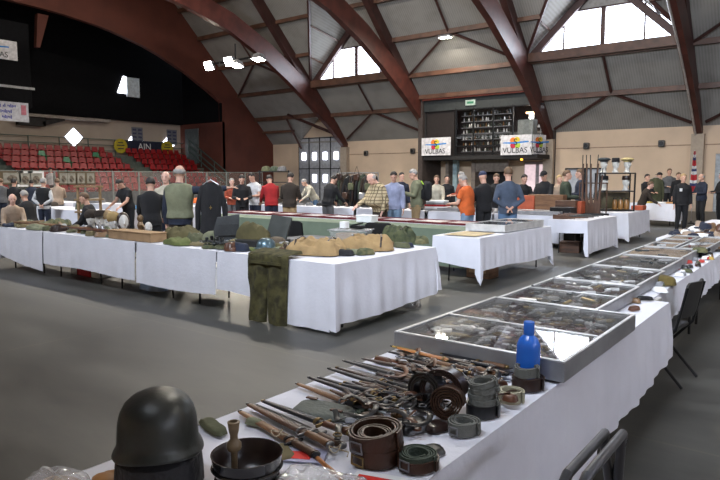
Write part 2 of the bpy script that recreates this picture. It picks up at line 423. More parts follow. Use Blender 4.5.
        struct('rafter_beam', rb, M_raft, smooth=False)
        if i == 3: struct('trim_6', MB().tube([(xa - .1, YC + d, z - .035) for d, z in SOF[:-1]], .05, 6), mat('pale_conduit', (.45, .4, .36), .5))

WN = [6]
def dormer(a, b, f, yd, ZS, side, k):
    m = (a + b) / 2; sg = 1 if side == 0 else -1
    y = f(yd + .05)
    top = 9.5; ZA = 11.1
    xl = a + (m-a)*(top-ZS)/(ZA-ZS); xr = b + (m-b)*(top-ZS)/(ZA-ZS)
    w = struct('window_%d' % WN[0], MB().prism([(a+.2, ZS+.15), (b-.2, ZS+.15), (xr-.1, top), (xl+.1, top)], 1, y, y + .03*sg), M_glass, smooth=False); WN[0] += 1
    fr = MB()
    for x, wd in ((m, .2), ((a+m)/2, .07), ((b+m)/2, .07)):
        fr.box((x, y, (ZS+top)/2), (wd, .12, top-ZS))
    fr.box((m, y, top), (xr-xl, .12, .06)).box((m, y, ZS+.12), (b-a-.3, .12, .08))
    fr.build('window_frame', M_raft, w, smooth=False)
    MB().prism([(xl, top), (xr, top), (m, ZA)], 1, y, y + .08*sg).build('upper_panel', mat('dormer_panel', (.35, .33, .31), .8), w, smooth=False)
    struct('sill_beam', MB().box((m, f(yd) - .15*sg, ZS - .12), (b-a-.3, .3, .42)), M_purl, smooth=False)
    for xx in (a, b):
        s = 1 if xx == a else -1
        struct('gable_beam', MB().prism([(xx + .15*s, ZS + .05), (xx + .62*s, ZS + .05), (m, ZA - .5), (m, ZA - .02)], 1, y - .25*sg, y - .02*sg), M_raft, smooth=False)
        struct('valley_beam', MB().tube([(xx, f(yd) - .1*sg, ZS), (m, f(26.1), 11.75)], .1, 4), M_raft, smooth=False)
        for t in (.33, .68):
            z = ZS + (11.1-ZS)*t; xg = xx + (m-xx)*t; zv = ZS + (11.8-ZS)*t; yv = f(yd + (26.2-yd)*t)
            struct('purlin_beam', MB().tube([(xg, y - .1*sg, z-.1), (xg, yv, zv - .1)], .06, 4), M_purl, smooth=False)

def area(name, loc, target, sx, sy, power, col=(1, 1, 1), spread=180):
    l = bpy.data.lights.new(name, 'AREA'); l.shape = 'RECTANGLE'; l.size = sx; l.size_y = sy; l.energy = power; l.color = col; l.spread = math.radians(spread)
    o = bpy.data.objects.new(name, l); C.objects.link(o); o.location = loc
    o.rotation_euler = (Vector(target) - Vector(loc)).to_track_quat('-Z', 'Y').to_euler()
    return o
def lights():
    W = bpy.data.worlds.new('sky'); SC.world = W; W.use_nodes = True
    bg = W.node_tree.nodes['Background']; bg.inputs[0].default_value = (.78, .86, 1, 1); bg.inputs[1].default_value = 5.
    bays = list(zip([XG] + XA, XA + [XE]))
    for k, s, p in ((1, 0, 170), (3, 0, 260), (5, 0, 60), (2, 1, 1700), (4, 1, 2800), (5, 1, 200)):
        a, b = bays[k]; m = (a+b)/2; y = 30.5 if s == 0 else 2*YC-30.5
        area('daylight', (m, y + (.25 if s == 0 else -.25), 8.6), (m + (0 if s == 0 else 0), YC, 2.), 4.5, 1.7, p, (.8, .88, 1.))
    for i, y in enumerate((-1.0, 6.0)):      # daylight through the high windows of the right wall
        w = struct('window_%d' % (30+i), MB().box((XE - .02, y, 6.3), (.05, 5.6, 2.2)), mat('daylight_pane', (0, 0, 0)), smooth=False)
        area('daylight', (XE - .12, y, 6.3), (0, y*.4, 0), 5.4, 2., 130, (.62, .7, 1.))
    cam = bpy.data.cameras.new('camera'); co = bpy.data.objects.new('camera', cam); C.objects.link(co)
    cam.sensor_width = 36; cam.lens = 31.; cam.clip_end = 200
    f = 620.; pt = math.atan(63/f); yw = math.atan(480/math.hypot(f, 63))
    co.location = (0, 0, 1.65); co.rotation_euler = (PI/2 - pt, 0, yw)
    SC.camera = co
    SC.view_settings.view_transform = 'Standard'; SC.view_settings.look = 'None'; SC.view_settings.exposure = EXPO; SC.view_settings.gamma = 1
    SC.view_settings.use_curve_mapping = False
EXPO = .62
shell(); roof(); lights()

# ================================================================ placing helpers
_f = 620.; _p = math.atan(63/_f); _yw = math.atan(480/math.hypot(_f, 63))
def at(px, py, z=.76):
    a = (px-360)/_f; b = (240-py)/_f; h = math.cos(_p) + b*math.sin(_p); dz = -math.sin(_p) + b*math.cos(_p)
    t = (z - 1.65) / dz
    return (t*(-math.sin(_yw)*h + math.cos(_yw)*a), t*(math.cos(_yw)*h + math.sin(_yw)*a), z)
def xat(px, Y):
    a = (px-360)/_f; h = math.cos(_p)
    dx = -math.sin(_yw)*h + math.cos(_yw)*a; dy = math.cos(_yw)*h + math.sin(_yw)*a
    return Y / dy * dx

# ================================================================ tables
M_tt = mat('table_laminate', (.45, .44, .42), .5)
def folding_table(x0, x1, y0, y1, z=.74, label='', group=None):
    cx, cy = (x0+x1)/2, (y0+y1)/2; w, d = x1-x0-.03, y1-y0-.03
    t = thing('folding_table', label, 'table', (cx, cy, 0), 0, group)
    MB().box((0, 0, z-.017), (w, d, .034), bev=.008).build('tabletop', M_tt, t)
    along = w >= d; L = (w if along else d)/2 - .28; S = (d if along else w)/2 - .1
    for e in (-1, 1):
        for s in (-1, 1):
            p = lambda u, v, zz: (u, v, zz) if along else (v, u, zz)
            MB().tube([p(e*(L-.12), s*S*.95, z-.035), p(e*L, s*S, z-.25), p(e*(L+.04), s*S, .014)], .014, 6, round_=False).build('leg', M_blk, t)
        MB().tube([p(e*L, -S, .45), p(e*L, S, .45)], .011, 6).build('crossbar', M_blk, t)
    return t
def cloth(label, x0, x1, y0, y1, z=.75, S=None, E=None, N=None, W=None, amp=.018, seed=1, m=None, group=None, corner=.08, name='tablecloth', rows=9, freq=1.):
    """S/E/N/W: height of the hem over the floor on that side (start, end) or None where nothing hangs"""
    rr = random.Random(seed); k = [(rr.uniform(5, 9)*freq, rr.uniform(0, 6)), (rr.uniform(13, 19)*freq, rr.uniform(0, 6)), (rr.uniform(24, 36)*freq, rr.uniform(0, 6))]
    side = {'S': ((x0, y0), (x1, y0), (0, -1)), 'E': ((x1, y0), (x1, y1), (1, 0)), 'N': ((x1, y1), (x0, y1), (0, 1)), 'W': ((x0, y1), (x0, y0), (-1, 0))}
    hem = {'S': S, 'E': E, 'N': N, 'W': W}; order = 'SENW'
    st = 0
    for i in range(4):
        if hem[order[i]] and not hem[order[i-1]]: st = i
    runs = []; cur = []; s = 0; full = all(hem.values())
    for i in range(4):
        c = order[(st+i) % 4]
        if not hem[c]:
            if cur: runs.append(cur); cur = []
            continue
        a, b, n = side[c]; L = math.hypot(b[0]-a[0], b[1]-a[1]); q = max(6, int(L/.045)); h = hem[c] if isinstance(hem[c], tuple) else (hem[c], hem[c])
        prev = hem[order[(st+i-1) % 4]] if (i or full) else None
        nxt = hem[order[(st+i+1) % 4]] if (i < 3 or full) else None
        for j in range(q + 1):
            u = j/q; nx, ny = n
            if prev and j == 0: continue
            px, py = a[0] + (b[0]-a[0])*u, a[1] + (b[1]-a[1])*u
            cur.append((px, py, nx, ny, h[0] + (h[1]-h[0])*u, s + L*u, 0.))
        s += L
        if nxt:
            cur.pop(); n2 = side[order[(st+i+1) % 4]][2]; h2 = hem[order[(st+i+1) % 4]]; h2 = h2 if isinstance(h2, tuple) else (h2, h2)
            for g, ex in ((-.06, .25), (-.02, .6), (0, 1.), (.02, .6), (.06, .25)):
                if g < 0: px, py = b[0] + (b[0]-a[0])/L*g, b[1] + (b[1]-a[1])/L*g
                else:
                    a2, b2, _ = side[order[(st+i+1) % 4]]; L2 = math.hypot(b2[0]-a2[0], b2[1]-a2[1]); px, py = a2[0] + (b2[0]-a2[0])/L2*g, a2[1] + (b2[1]-a2[1])/L2*g
                v = Vector((n[0]*(1 if g <= 0 else .3) + n2[0]*(1 if g >= 0 else .3), n[1]*(1 if g <= 0 else .3) + n2[1]*(1 if g >= 0 else .3))).normalized()
                cur.append((px, py, v.x, v.y, (h[1]+h2[0])/2, s + g, ex))
    if cur: runs.append(cur)
    mb = MB(); mb.box(((x0+x1)/2, (y0+y1)/2, z-.004), (x1-x0, y1-y0, .008))
    for run in runs:
        rings = []
        for r in range(rows + 1):
            t = r/rows; ring = []
            for (px, py, nx, ny, h, ss, ex) in run:
                bot = max(.012, h - corner*ex); zz = z + (bot - z)*t
                wv = sum(math.sin(ss*f + ph) for f, ph in k)/3
                off = .004 + amp*(min(1, t*1.6))*(1 + wv) + ex*.05*t + .012*t
                zz += .012*t*math.sin(ss*3.1 + seed) if r == rows else 0
                ring.append((px + nx*off, py + ny*off, max(zz, .006)))
            rings.append(ring)
        inner = [[(p[0]-q[2]*.004, p[1]-q[3]*.004, p[2]) for p, q in zip(ring, run)] for ring in rings]
        mb.loft(rings, cap=False, close=full); mb.loft(inner[::-1], cap=False, close=full)
    o = mb.build(name, m or M_cloth, ang=60)
    return tag(o, label, 'tablecloth', group)

# ================================================================ chairs
def folding_chair(label, loc, rz, m=None, group=None, back=.86):
    bare = m is M_grey; m = mat('chair_grey', (.12, .12, .13), .4, .5) if bare else m; m = m or mat('black_vinyl', (.015, .015, .016), .45); t = thing('folding_chair', label, 'chair', loc, rz, group)
    MB().box((0, .02, .45), (.4, .38, .035), bev=.012).build('seat', m, t)
    rings = []
    for z, w in ((back-.28, .17), (back-.26, .205), (back-.05, .215), (back-.015, .2), (back, .16)):
        rings.append([(-w, -.2 - (z-.45)*.16, z), (0, -.235 - (z-.45)*.16, z), (w, -.2 - (z-.45)*.16, z), (w, -.185 - (z-.45)*.16, z), (0, -.215 - (z-.45)*.16, z), (-w, -.185 - (z-.45)*.16, z)])
    if bare:
        for zz, yy in ((back, 0), (back - .012, .055)): MB().tube([(-.21, -.19 - .05, .49), (-.215, -.25 + yy, zz - .05), (-.18, -.262 + yy, zz), (.18, -.262 + yy, zz), (.215, -.25 + yy, zz - .05), (.21, -.19 - .05, .5)], .0155, 10).build('back_frame', m, t)
    else: MB().loft(rings).build('backrest', m, t, ang=50)
    for s in (-1, 1):
        MB().tube([(s*.22, -.26, back-.03), (s*.22, -.19, .47), (s*.22, .2, .014)], .012, 6).build('leg', M_blk if m is not M_grey else M_steel, t)
        MB().tube([(s*.2, .14, .44), (s*.2, -.25, .014)], .012, 6).build('leg', M_blk if m is not M_grey else M_steel, t)
    return t

# ================================================================ soft lumps (folded clothing, bags)
def lump_mb(w, d, h, seed=0, ridge=.35, n=26, sq=3.2, fr=9., flat=.75, hang=None):
    mb = MB(); sd = Vector((seed*3.17, seed*1.3, seed*.7)); top = []; m = n
    for j in range(m+1):
        row = []
        for i in range(n+1):
            u = i/n*2-1; v = j/m*2-1
            # square to squircle
            k = max(abs(u), abs(v)); l = (abs(u)**sq + abs(v)**sq)**(1/sq) if k else 1
            q = k/l if l else 1
            wob = 1 + .13*noise.noise(Vector((u*1.7, v*1.7, 0)) + sd)
            x = u*q*w/2*wob; y = v*q*d/2*wob; e = max(0, 1-k**4)
            nz = noise.noise(Vector((x*fr, y*fr, 0)) + sd); n2 = noise.noise(Vector((x*fr*2.3, y*fr*1.2, 3)) + sd)
            nf = noise.noise(Vector((x*fr*.35 + y*fr*.9 + .6*nz, y*fr*.25, 5)) + sd)
            zz = h * e**.38 * (flat + .12 + ridge*(.35*nz - .75*max(0, .28 - abs(nf)) + .12*n2))
            row.append((x, y, max(zz, .003*(e > 0))))
        top.append(row)
    vs = [p for r in top for p in r] + [(p[0]*.98, p[1]*.98, 0) for r in top for p in r]; N = (n+1)*(m+1); fs = []
    for j in range(m):
        for i in range(n):
            a = j*(n+1)+i; fs.append((a, a+1, a+n+2, a+n+1)); fs.append((N+a+n+1, N+a+n+2, N+a+1, N+a))
    for i in range(n): fs.append((N+i, N+i+1, i+1, i)); a = m*(n+1)+i; fs.append((a, a+1, N+a+1, N+a))
    for j in range(m): a = j*(n+1); fs.append((a, a+n+1, N+a+n+1, N+a)); b = a+n; fs.append((N+b, N+b+n+1, b+n+1, b))
    return mb.add(vs, fs)
def lump(name, label, cat, loc, w, d, h, m, rz=0, seed=0, group=None, strap=None, **k):
    t = thing(name, label, cat, loc, rz, group)
    lump_mb(w, d, h, seed, **k).build({'backpack': 'bag_body'}.get(name, 'folded_fabric' if 'bag' not in name else 'bag_body'), m, t, ang=70)
    if strap:
        for s in (-.25, .28):
            MB().tube([(w*s, -d*.44, h*.25), (w*s*1.05, -d*.3, h*.85), (w*s, 0, h*.98), (w*s*.95, d*.3, h*.8)], .012, 6, flat=.5).build('strap', strap, t)
    return t

# ================================================================ people
M_skin = mat('skin', (.62, .36, .26), .5, var=.06, scale=8); M_skin2 = mat('skin_pink', (.7, .42, .33), .5, var=.06)
M_eye = mat('eye_dark', (.02, .015, .01), .2); M_lip = mat('lip', (.4, .16, .13), .5)
H_dk = mat('hair_dark', (.018, .013, .011), .6, bump=.4, bscale=80); H_gr = mat('hair_grey', (.35, .33, .31), .7, bump=.4, bscale=80); H_br = mat('hair_brown', (.13, .075, .04), .6, bump=.4, bscale=80); H_bl = mat('hair_blond', (.5, .34, .16), .6, bump=.4, bscale=80)
M_shoe = mat('shoe_leather', (.02, .018, .016), .45)
_tmp = None
def remesh(mb, vox, sm=4, fac=.5):
    me = bpy.data.meshes.new('t'); me.from_pydata(mb.v, [], mb.f)
    bm = bmesh.new(); bm.from_mesh(me); bmesh.ops.recalc_face_normals(bm, faces=bm.faces); bm.to_mesh(me); bm.free()
    o = bpy.data.objects.new('t', me); TS.collection.objects.link(o)
    r = o.modifiers.new('r', 'REMESH'); r.mode = 'VOXEL'; r.voxel_size = vox
    s = o.modifiers.new('s', 'SMOOTH'); s.iterations = sm; s.factor = fac
    TS.view_layers[0].update(); dg = TS.view_layers[0].depsgraph
    out = bpy.data.meshes.new_from_object(o.evaluated_get(dg)); bpy.data.objects.remove(o); bpy.data.meshes.remove(me)
    return out
def link_mesh(me, name, m, parent):
    me.materials.clear(); me.materials.append(m); me.polygons.foreach_set('use_smooth', [True]*len(me.polygons))
    o = bpy.data.objects.new(name, me); C.objects.link(o); o.parent = parent; return o

def person(label, x, y, face, h=1.75, top=None, bottom=None, hair=None, style='short', lean=0., nod=0., turn=0., arms='down', sleeve='long', coat=.84, belly=0., seated=False, vest=None, group=None, base=0., skin=None, stride=.0, fem=False, name='person', bald=False, zlow=None):
    k = h/1.75; skin = skin or M_skin; t = thing(name, label, 'person' if name == 'person' else name, (x, y, base), face, group)
    L = lean; cs, sn = math.cos(L), math.sin(L); hz = .93
    dz = -.44 if seated else 0.
    def U(p):
        X, Y, Z = p; Y2 = Y*cs + (Z-hz)*sn; Z2 = hz + (Z-hz)*cs - Y*sn
        return Vector((X*k, Y2*k, (Z2+dz)*k))
    sw = .92 if fem else 1.
    prof = [(.86, .15, .105, 0), (.94, .165, .12, -.005), (1.06, .14 + belly*.25, .105 + belly*.6, belly*.5), (1.18, .15 + belly*.15, .115 + belly*.4, belly*.3), (1.31, .172*sw, .12, 0), (1.395, .145*sw, .098, -.005), (1.44, .105*sw, .08, -.008), (1.475, .06, .06, -.008)]
    def torso(inf, z0=0, z1=9, low=None):
        rings = []; pr = list(prof)
        if low is not None and low < .86: pr = [(low, .17, .125, 0)] + pr
        for z, rx, ry, oy in pr:
            if z < z0 - 1e-6 or z > z1: continue
            rings.append([U(((rx+inf)*math.cos(a)*(1 + .08*abs(math.sin(2*a))), oy + (ry+inf)*math.sin(a)*(1 + .08*abs(math.sin(2*a))), z)) for a in [2*PI*j/16 for j in range(16)]])
        mb.loft(rings)
    def arm_pts(s):
        S = U((s*.182*sw, 0, 1.37)); A = arms if isinstance(arms, str) else arms[0 if s < 0 else 1]
        D = {'down': ((.16, .02, -1), (.02, .22, -1)), 'back': ((.34, -.3, -1), (-.85, -.25, -.55)), 'front': ((.22, .3, -1), (-.45, 1, -.05)), 'table': ((.14, .5, -1), (-.05, .85, -.55)),
             'phone': ((.15, .35, -1), (-.5, 1, .35)), 'wide': ((1, .15, .0), (.95, .25, .12)), 'chest': ((.2, .15, -1), (-.8, .75, .35)), 'pocket': ((.3, -.1, -1), (-.15, .3, -1)), 'up': ((.5, .5, -.2), (-.1, .6, .9))}[A]
        u = Vector((D[0][0]*s, D[0][1], D[0][2])).normalized(); v = Vector((D[1][0]*s, D[1][1], D[1][2])).normalized()
        Ep = S + u*.285*k; Wp = Ep + v*.255*k
        return S, Ep, Wp, v
    # legs
    legs = []
    for s in (-1, 1):
        st = stride*s
        if seated: legs.append([Vector((s*.09*k, 0, .47*k)), Vector((s*.12*k, .42*k, .5*k)), Vector((s*.12*k, .40*k, .09*k)), Vector((s*.12*k, .53*k, .035*k))])
        else: legs.append([Vector((s*.085*k, 0, .88*k)), Vector((s*.1*k, (.02 + st*.5)*k, .49*k)), Vector((s*.105*k, (-.03 + st)*k, .09*k)), Vector((s*.125*k, (.12 + st)*k, .035*k))])
    def legtubes(inf, foot=True, end=1.):
        for q in legs:
            a, b, c, d = q; ka = .088*k; 
            mb.tube([a, a.lerp(b, .35), b, b.lerp(c, .35), b.lerp(c, end)], [ka+inf, ka*.92+inf, .058*k+inf, .056*k+inf, .04*k+inf], 12, round_=True)
            if foot: mb.tube([c + Vector((0, -.03, -.045))*k, c.lerp(d, .5), d], [.036*k+inf*.3, .037*k+inf*.3, .028*k+inf*.3], 10, round_=True)
    # head frame
    neck = U((0, -.005, 1.47)); hc0 = U((0, .025, 1.63))
    HM = Matrix.Translation(neck) @ Matrix.Rotation(turn, 4, 'Z') @ Matrix.Rotation(-(L*.85 + nod), 4, 'X') @ Matrix.Scale(k, 4)
    HC = HM @ Matrix.Translation((0, .03, .16))
    hd = lambda p: HC @ Vector(p)
    mb = MB(); torso(0)
    legtubes(0)
    mb.tube([U((0, -.005, 1.42)), HM @ Vector((0, .01, .05)), HM @ Vector((0, .02, .1))], [.062*k, .055*k, .056*k], 12, round_=True)
    hr = HC.to_3x3()
    mb.ell(hd((0, -.005, .02)), (.077, .095, .1), 16, 10, hr); mb.ell(hd((0, .022, -.045)), (.058, .07, .068), 14, 8, hr)
    mb.ell(hd((0, .078, -.09)), (.03, .022, .022), 10, 6, hr)
    mb.tube([hd((0, .085, .025)), hd((0, .108, -.028))], [.010*k, .017*k], 8, round_=True)
    for s in (-1, 1): mb.ell(hd((s*.078, -.008, -.012)), (.012, .02, .034), 8, 6, hr)
    mb.ell(hd((0, .075, .035)), (.052, .02, .014), 10, 6, hr)
    hands = []
    for s in (-1, 1):
        S, Ep, Wp, v = arm_pts(s)
        mb.tube([U((s*.1, 0, 1.38)), S, S.lerp(Ep, .5), Ep, Ep.lerp(Wp, .3), Wp], [.06*k, .06*k, .047*k, .042*k, .042*k, .028*k], 10, round_=True)
        sd = v.cross(Vector((0, 0, 1)));  sd = sd.normalized() if sd.length > .3 else Vector((0, 1, 0))
        nr = sd.cross(v).normalized(); pc = Wp + v*.055*k
        R3 = Matrix((sd, v, nr)).transposed()
        mb.ell(pc, (.042*k, .055*k, .018*k), 10, 6, R3)
        hands.append((pc, v, sd, nr, s))
    me = remesh(mb, .0135*k, 3)
    # fingers keep their own thin shape, rooted in the palm
    fm = MB()
    for pc, v, sd, nr, s in hands:
        for i, (o_, ln) in enumerate(((-.028, .062), (-.0095, .075), (.0095, .07), (.027, .055))):
            a = pc + sd*o_*k + v*.03*k; b = a + v*ln*.55*k - nr*.006*k; c = b + v*ln*.4*k - nr*.022*k
            fm.tube([a, b, c], [.0095*k, .0088*k, .007*k], 6, round_=True)
        a = pc - sd*.03*k*(-s) * -1 - v*.02*k; b = a - sd*.028*k*(-s) * -1 + v*.03*k; fm.tube([a, b, b + v*.025*k], [.012*k, .0105*k, .008*k], 6, round_=True)
    m2 = bpy.data.meshes.new('f'); m2.from_pydata(fm.v, [], fm.f)
    bm = bmesh.new(); bm.from_mesh(me); bm.from_mesh(m2); bmesh.ops.recalc_face_normals(bm, faces=bm.faces); bm.to_mesh(me); bm.free(); bpy.data.meshes.remove(m2)
    body = link_mesh(me, 'body', skin, t)
    for s in (-1, 1): MB().ell(hd((s*.031, .087, .012)), (.011, .007, .006), 8, 6, hr).build('eye', M_eye, t)
    MB().tube([hd((-.022, .09, -.055)), hd((0, .096, -.053)), hd((.022, .09, -.055))], .0045*k, 6, round_=True).build('mouth', M_lip, t)
    # trousers
    mb = MB(); torso(.012, 0, 1.07); legtubes(.016*k, False, .96)
    if bottom: link_mesh(remesh(mb, .017*k, 3), 'trousers', bottom, t)
    # jacket / shirt
    mb = MB(); torso(.024, .8, 9, coat)
    for s in (-1, 1):
        S, Ep, Wp, v = arm_pts(s)
        if sleeve == 'none': mb.tube([U((s*.08, 0, 1.4)), S.lerp(Ep, .12)], [.075*k, .068*k], 10, round_=True)
        elif sleeve == 'short': mb.tube([U((s*.08, 0, 1.39)), S, S.lerp(Ep, .62)], [.07*k, .075*k, .064*k], 10)
        else: mb.tube([U((s*.08, 0, 1.39)), S, S.lerp(Ep, .5), Ep, Ep.lerp(Wp, .5), Ep.lerp(Wp, .97)], [.062*k, .066*k, .061*k, .056*k, .051*k, .043*k], 10)
    mb.tube([U((0, -.01, 1.42)), U((0, -.005, 1.485))], [.085*k, .068*k], 12)
    if top: link_mesh(remesh(mb, .017*k, 2), 'jacket' if sleeve == 'long' else 'shirt', top, t)
    if vest:
        mb = MB(); torso(.045, .9, 9, .86)
        for s in (-1, 1): S, Ep, Wp, v = arm_pts(s); mb.tube([U((s*.06, 0, 1.4)), S.lerp(U((0, 0, 1.39)), .15)], [.085*k, .085*k], 10, round_=True)
        link_mesh(remesh(mb, .017*k, 2), 'vest', vest, t)
    for q in legs:
        a, b, c, d = q; MB().tube([c + Vector((0, -.045, -.05))*k, c.lerp(d, .45) + Vector((0, 0, -.005)), d + Vector((0, .01, 0))], [.038*k, .045*k, .034*k], 10, flat=.85, round_=True).build('shoe', M_shoe, t)
    if hair and style != 'none':
        hm = MB(); rings = []; N = 20; Mr = 12
        for i in range(Mr+1):
            a = -PI/2 + PI*(i*.98+.12)/Mr*1. ; a = min(a, PI/2-.02); ring = []
            for j in range(N):
                b = 2*PI*j/N; ux, uy, uz = math.cos(a)*math.cos(b), math.cos(a)*math.sin(b), math.sin(a)
                frontness = uy
                if style == 'bald': keep = uz < .42 and uz > -.45 and frontness < .15
                elif style == 'long': keep = (frontness < .45 or uz > .62) and uz > -.98
                elif style == 'cap': keep = uz > .12
                else: keep = (uz > .18 + max(0, frontness)*.38) or (frontness < -.12 and uz > -.42) 
                w = 1.14 + .03*noise.noise(Vector((ux*4, uy*4, uz*4))) if keep else .82
                if style == 'long' and uz < 0: p = (ux*.092*w, uy*.1*w - .012, uz*.19*w + .02)
                else: p = (ux*.08*w, uy*.099*w - .006, uz*.104*w + .02)
                ring.append(hd(p))
            rings.append(ring)
        hm.loft(rings); hm.build('hair' if style != 'cap' else 'cap', hair, t, ang=80)
        if style == 'cap':
            hm = MB().ell(hd((0, .1, .045)), (.065, .075, .008), 14, 6, hr); hm.build('cap_visor', hair, t)
    return t
def fab(name, c, **k): return mat('fabric_' + name, c, .9, var=.12, scale=7, bump=.25, bscale=30, **k)
F_black = fab('black', (.013, .013, .015)); F_navy = fab('navy', (.018, .024, .045)); F_red = fab('red', (.36, .015, .018)); F_dbrown = fab('dark_brown', (.035, .025, .018)); F_tan = fab('tan', (.33, .23, .12))
F_jean = fab('jean', (.09, .16, .27)); F_jean2 = fab('pale_jean', (.2, .3, .42)); F_olive = fab('olive', (.09, .095, .05)); F_sage = fab('sage', (.19, .2, .125)); F_orange = fab('orange', (.6, .12, .025)); F_white = fab('white', (.65, .65, .65)); F_hood = fab('blue_grey', (.06, .08, .12))
F_lav = fab('lavender', (.3, .33, .47)); F_grey = fab('grey', (.12, .12, .125)); F_cream = fab('cream', (.5, .46, .36)); F_rust = fab('rust', (.3, .06, .03)); F_khaki = fab('khaki', (.36, .24, .11)); F_dgreen = fab('dark_green', (.04, .055, .035)); F_beige = fab('beige', (.4, .3, .22))
M_camo = mat('camouflage', (.14, .13, .06), .9, scale=14, col2=(.045, .06, .03), detail=1)
def plaid():
    m = bpy.data.materials.new('plaid_shirt'); m.use_nodes = True; nt = m.node_tree; p = nt.nodes['Principled BSDF']; tc = node(nt, 'ShaderNodeTexCoord')
    br = node(nt, 'ShaderNodeTexBrick'); br.offset = 0; br.inputs['Scale'].default_value = 1; br.inputs['Brick Width'].default_value = .075; br.inputs['Row Height'].default_value = .075; br.inputs['Mortar Size'].default_value = .009
    br.inputs['Color1'].default_value = (.5, .4, .25, 1); br.inputs['Color2'].default_value = (.4, .33, .2, 1); br.inputs['Mortar'].default_value = (.12, .09, .05, 1)
    mp = node(nt, 'ShaderNodeMapping'); mp.inputs['Rotation'].default_value = (PI/2, 0, 0); nt.links.new(tc.outputs['Object'], mp.inputs[0]); nt.links.new(mp.outputs[0], br.inputs['Vector']); nt.links.new(br.outputs[0], p.inputs['Base Color']); p.inputs['Roughness'].default_value = .9
    return m
F_plaid = plaid()

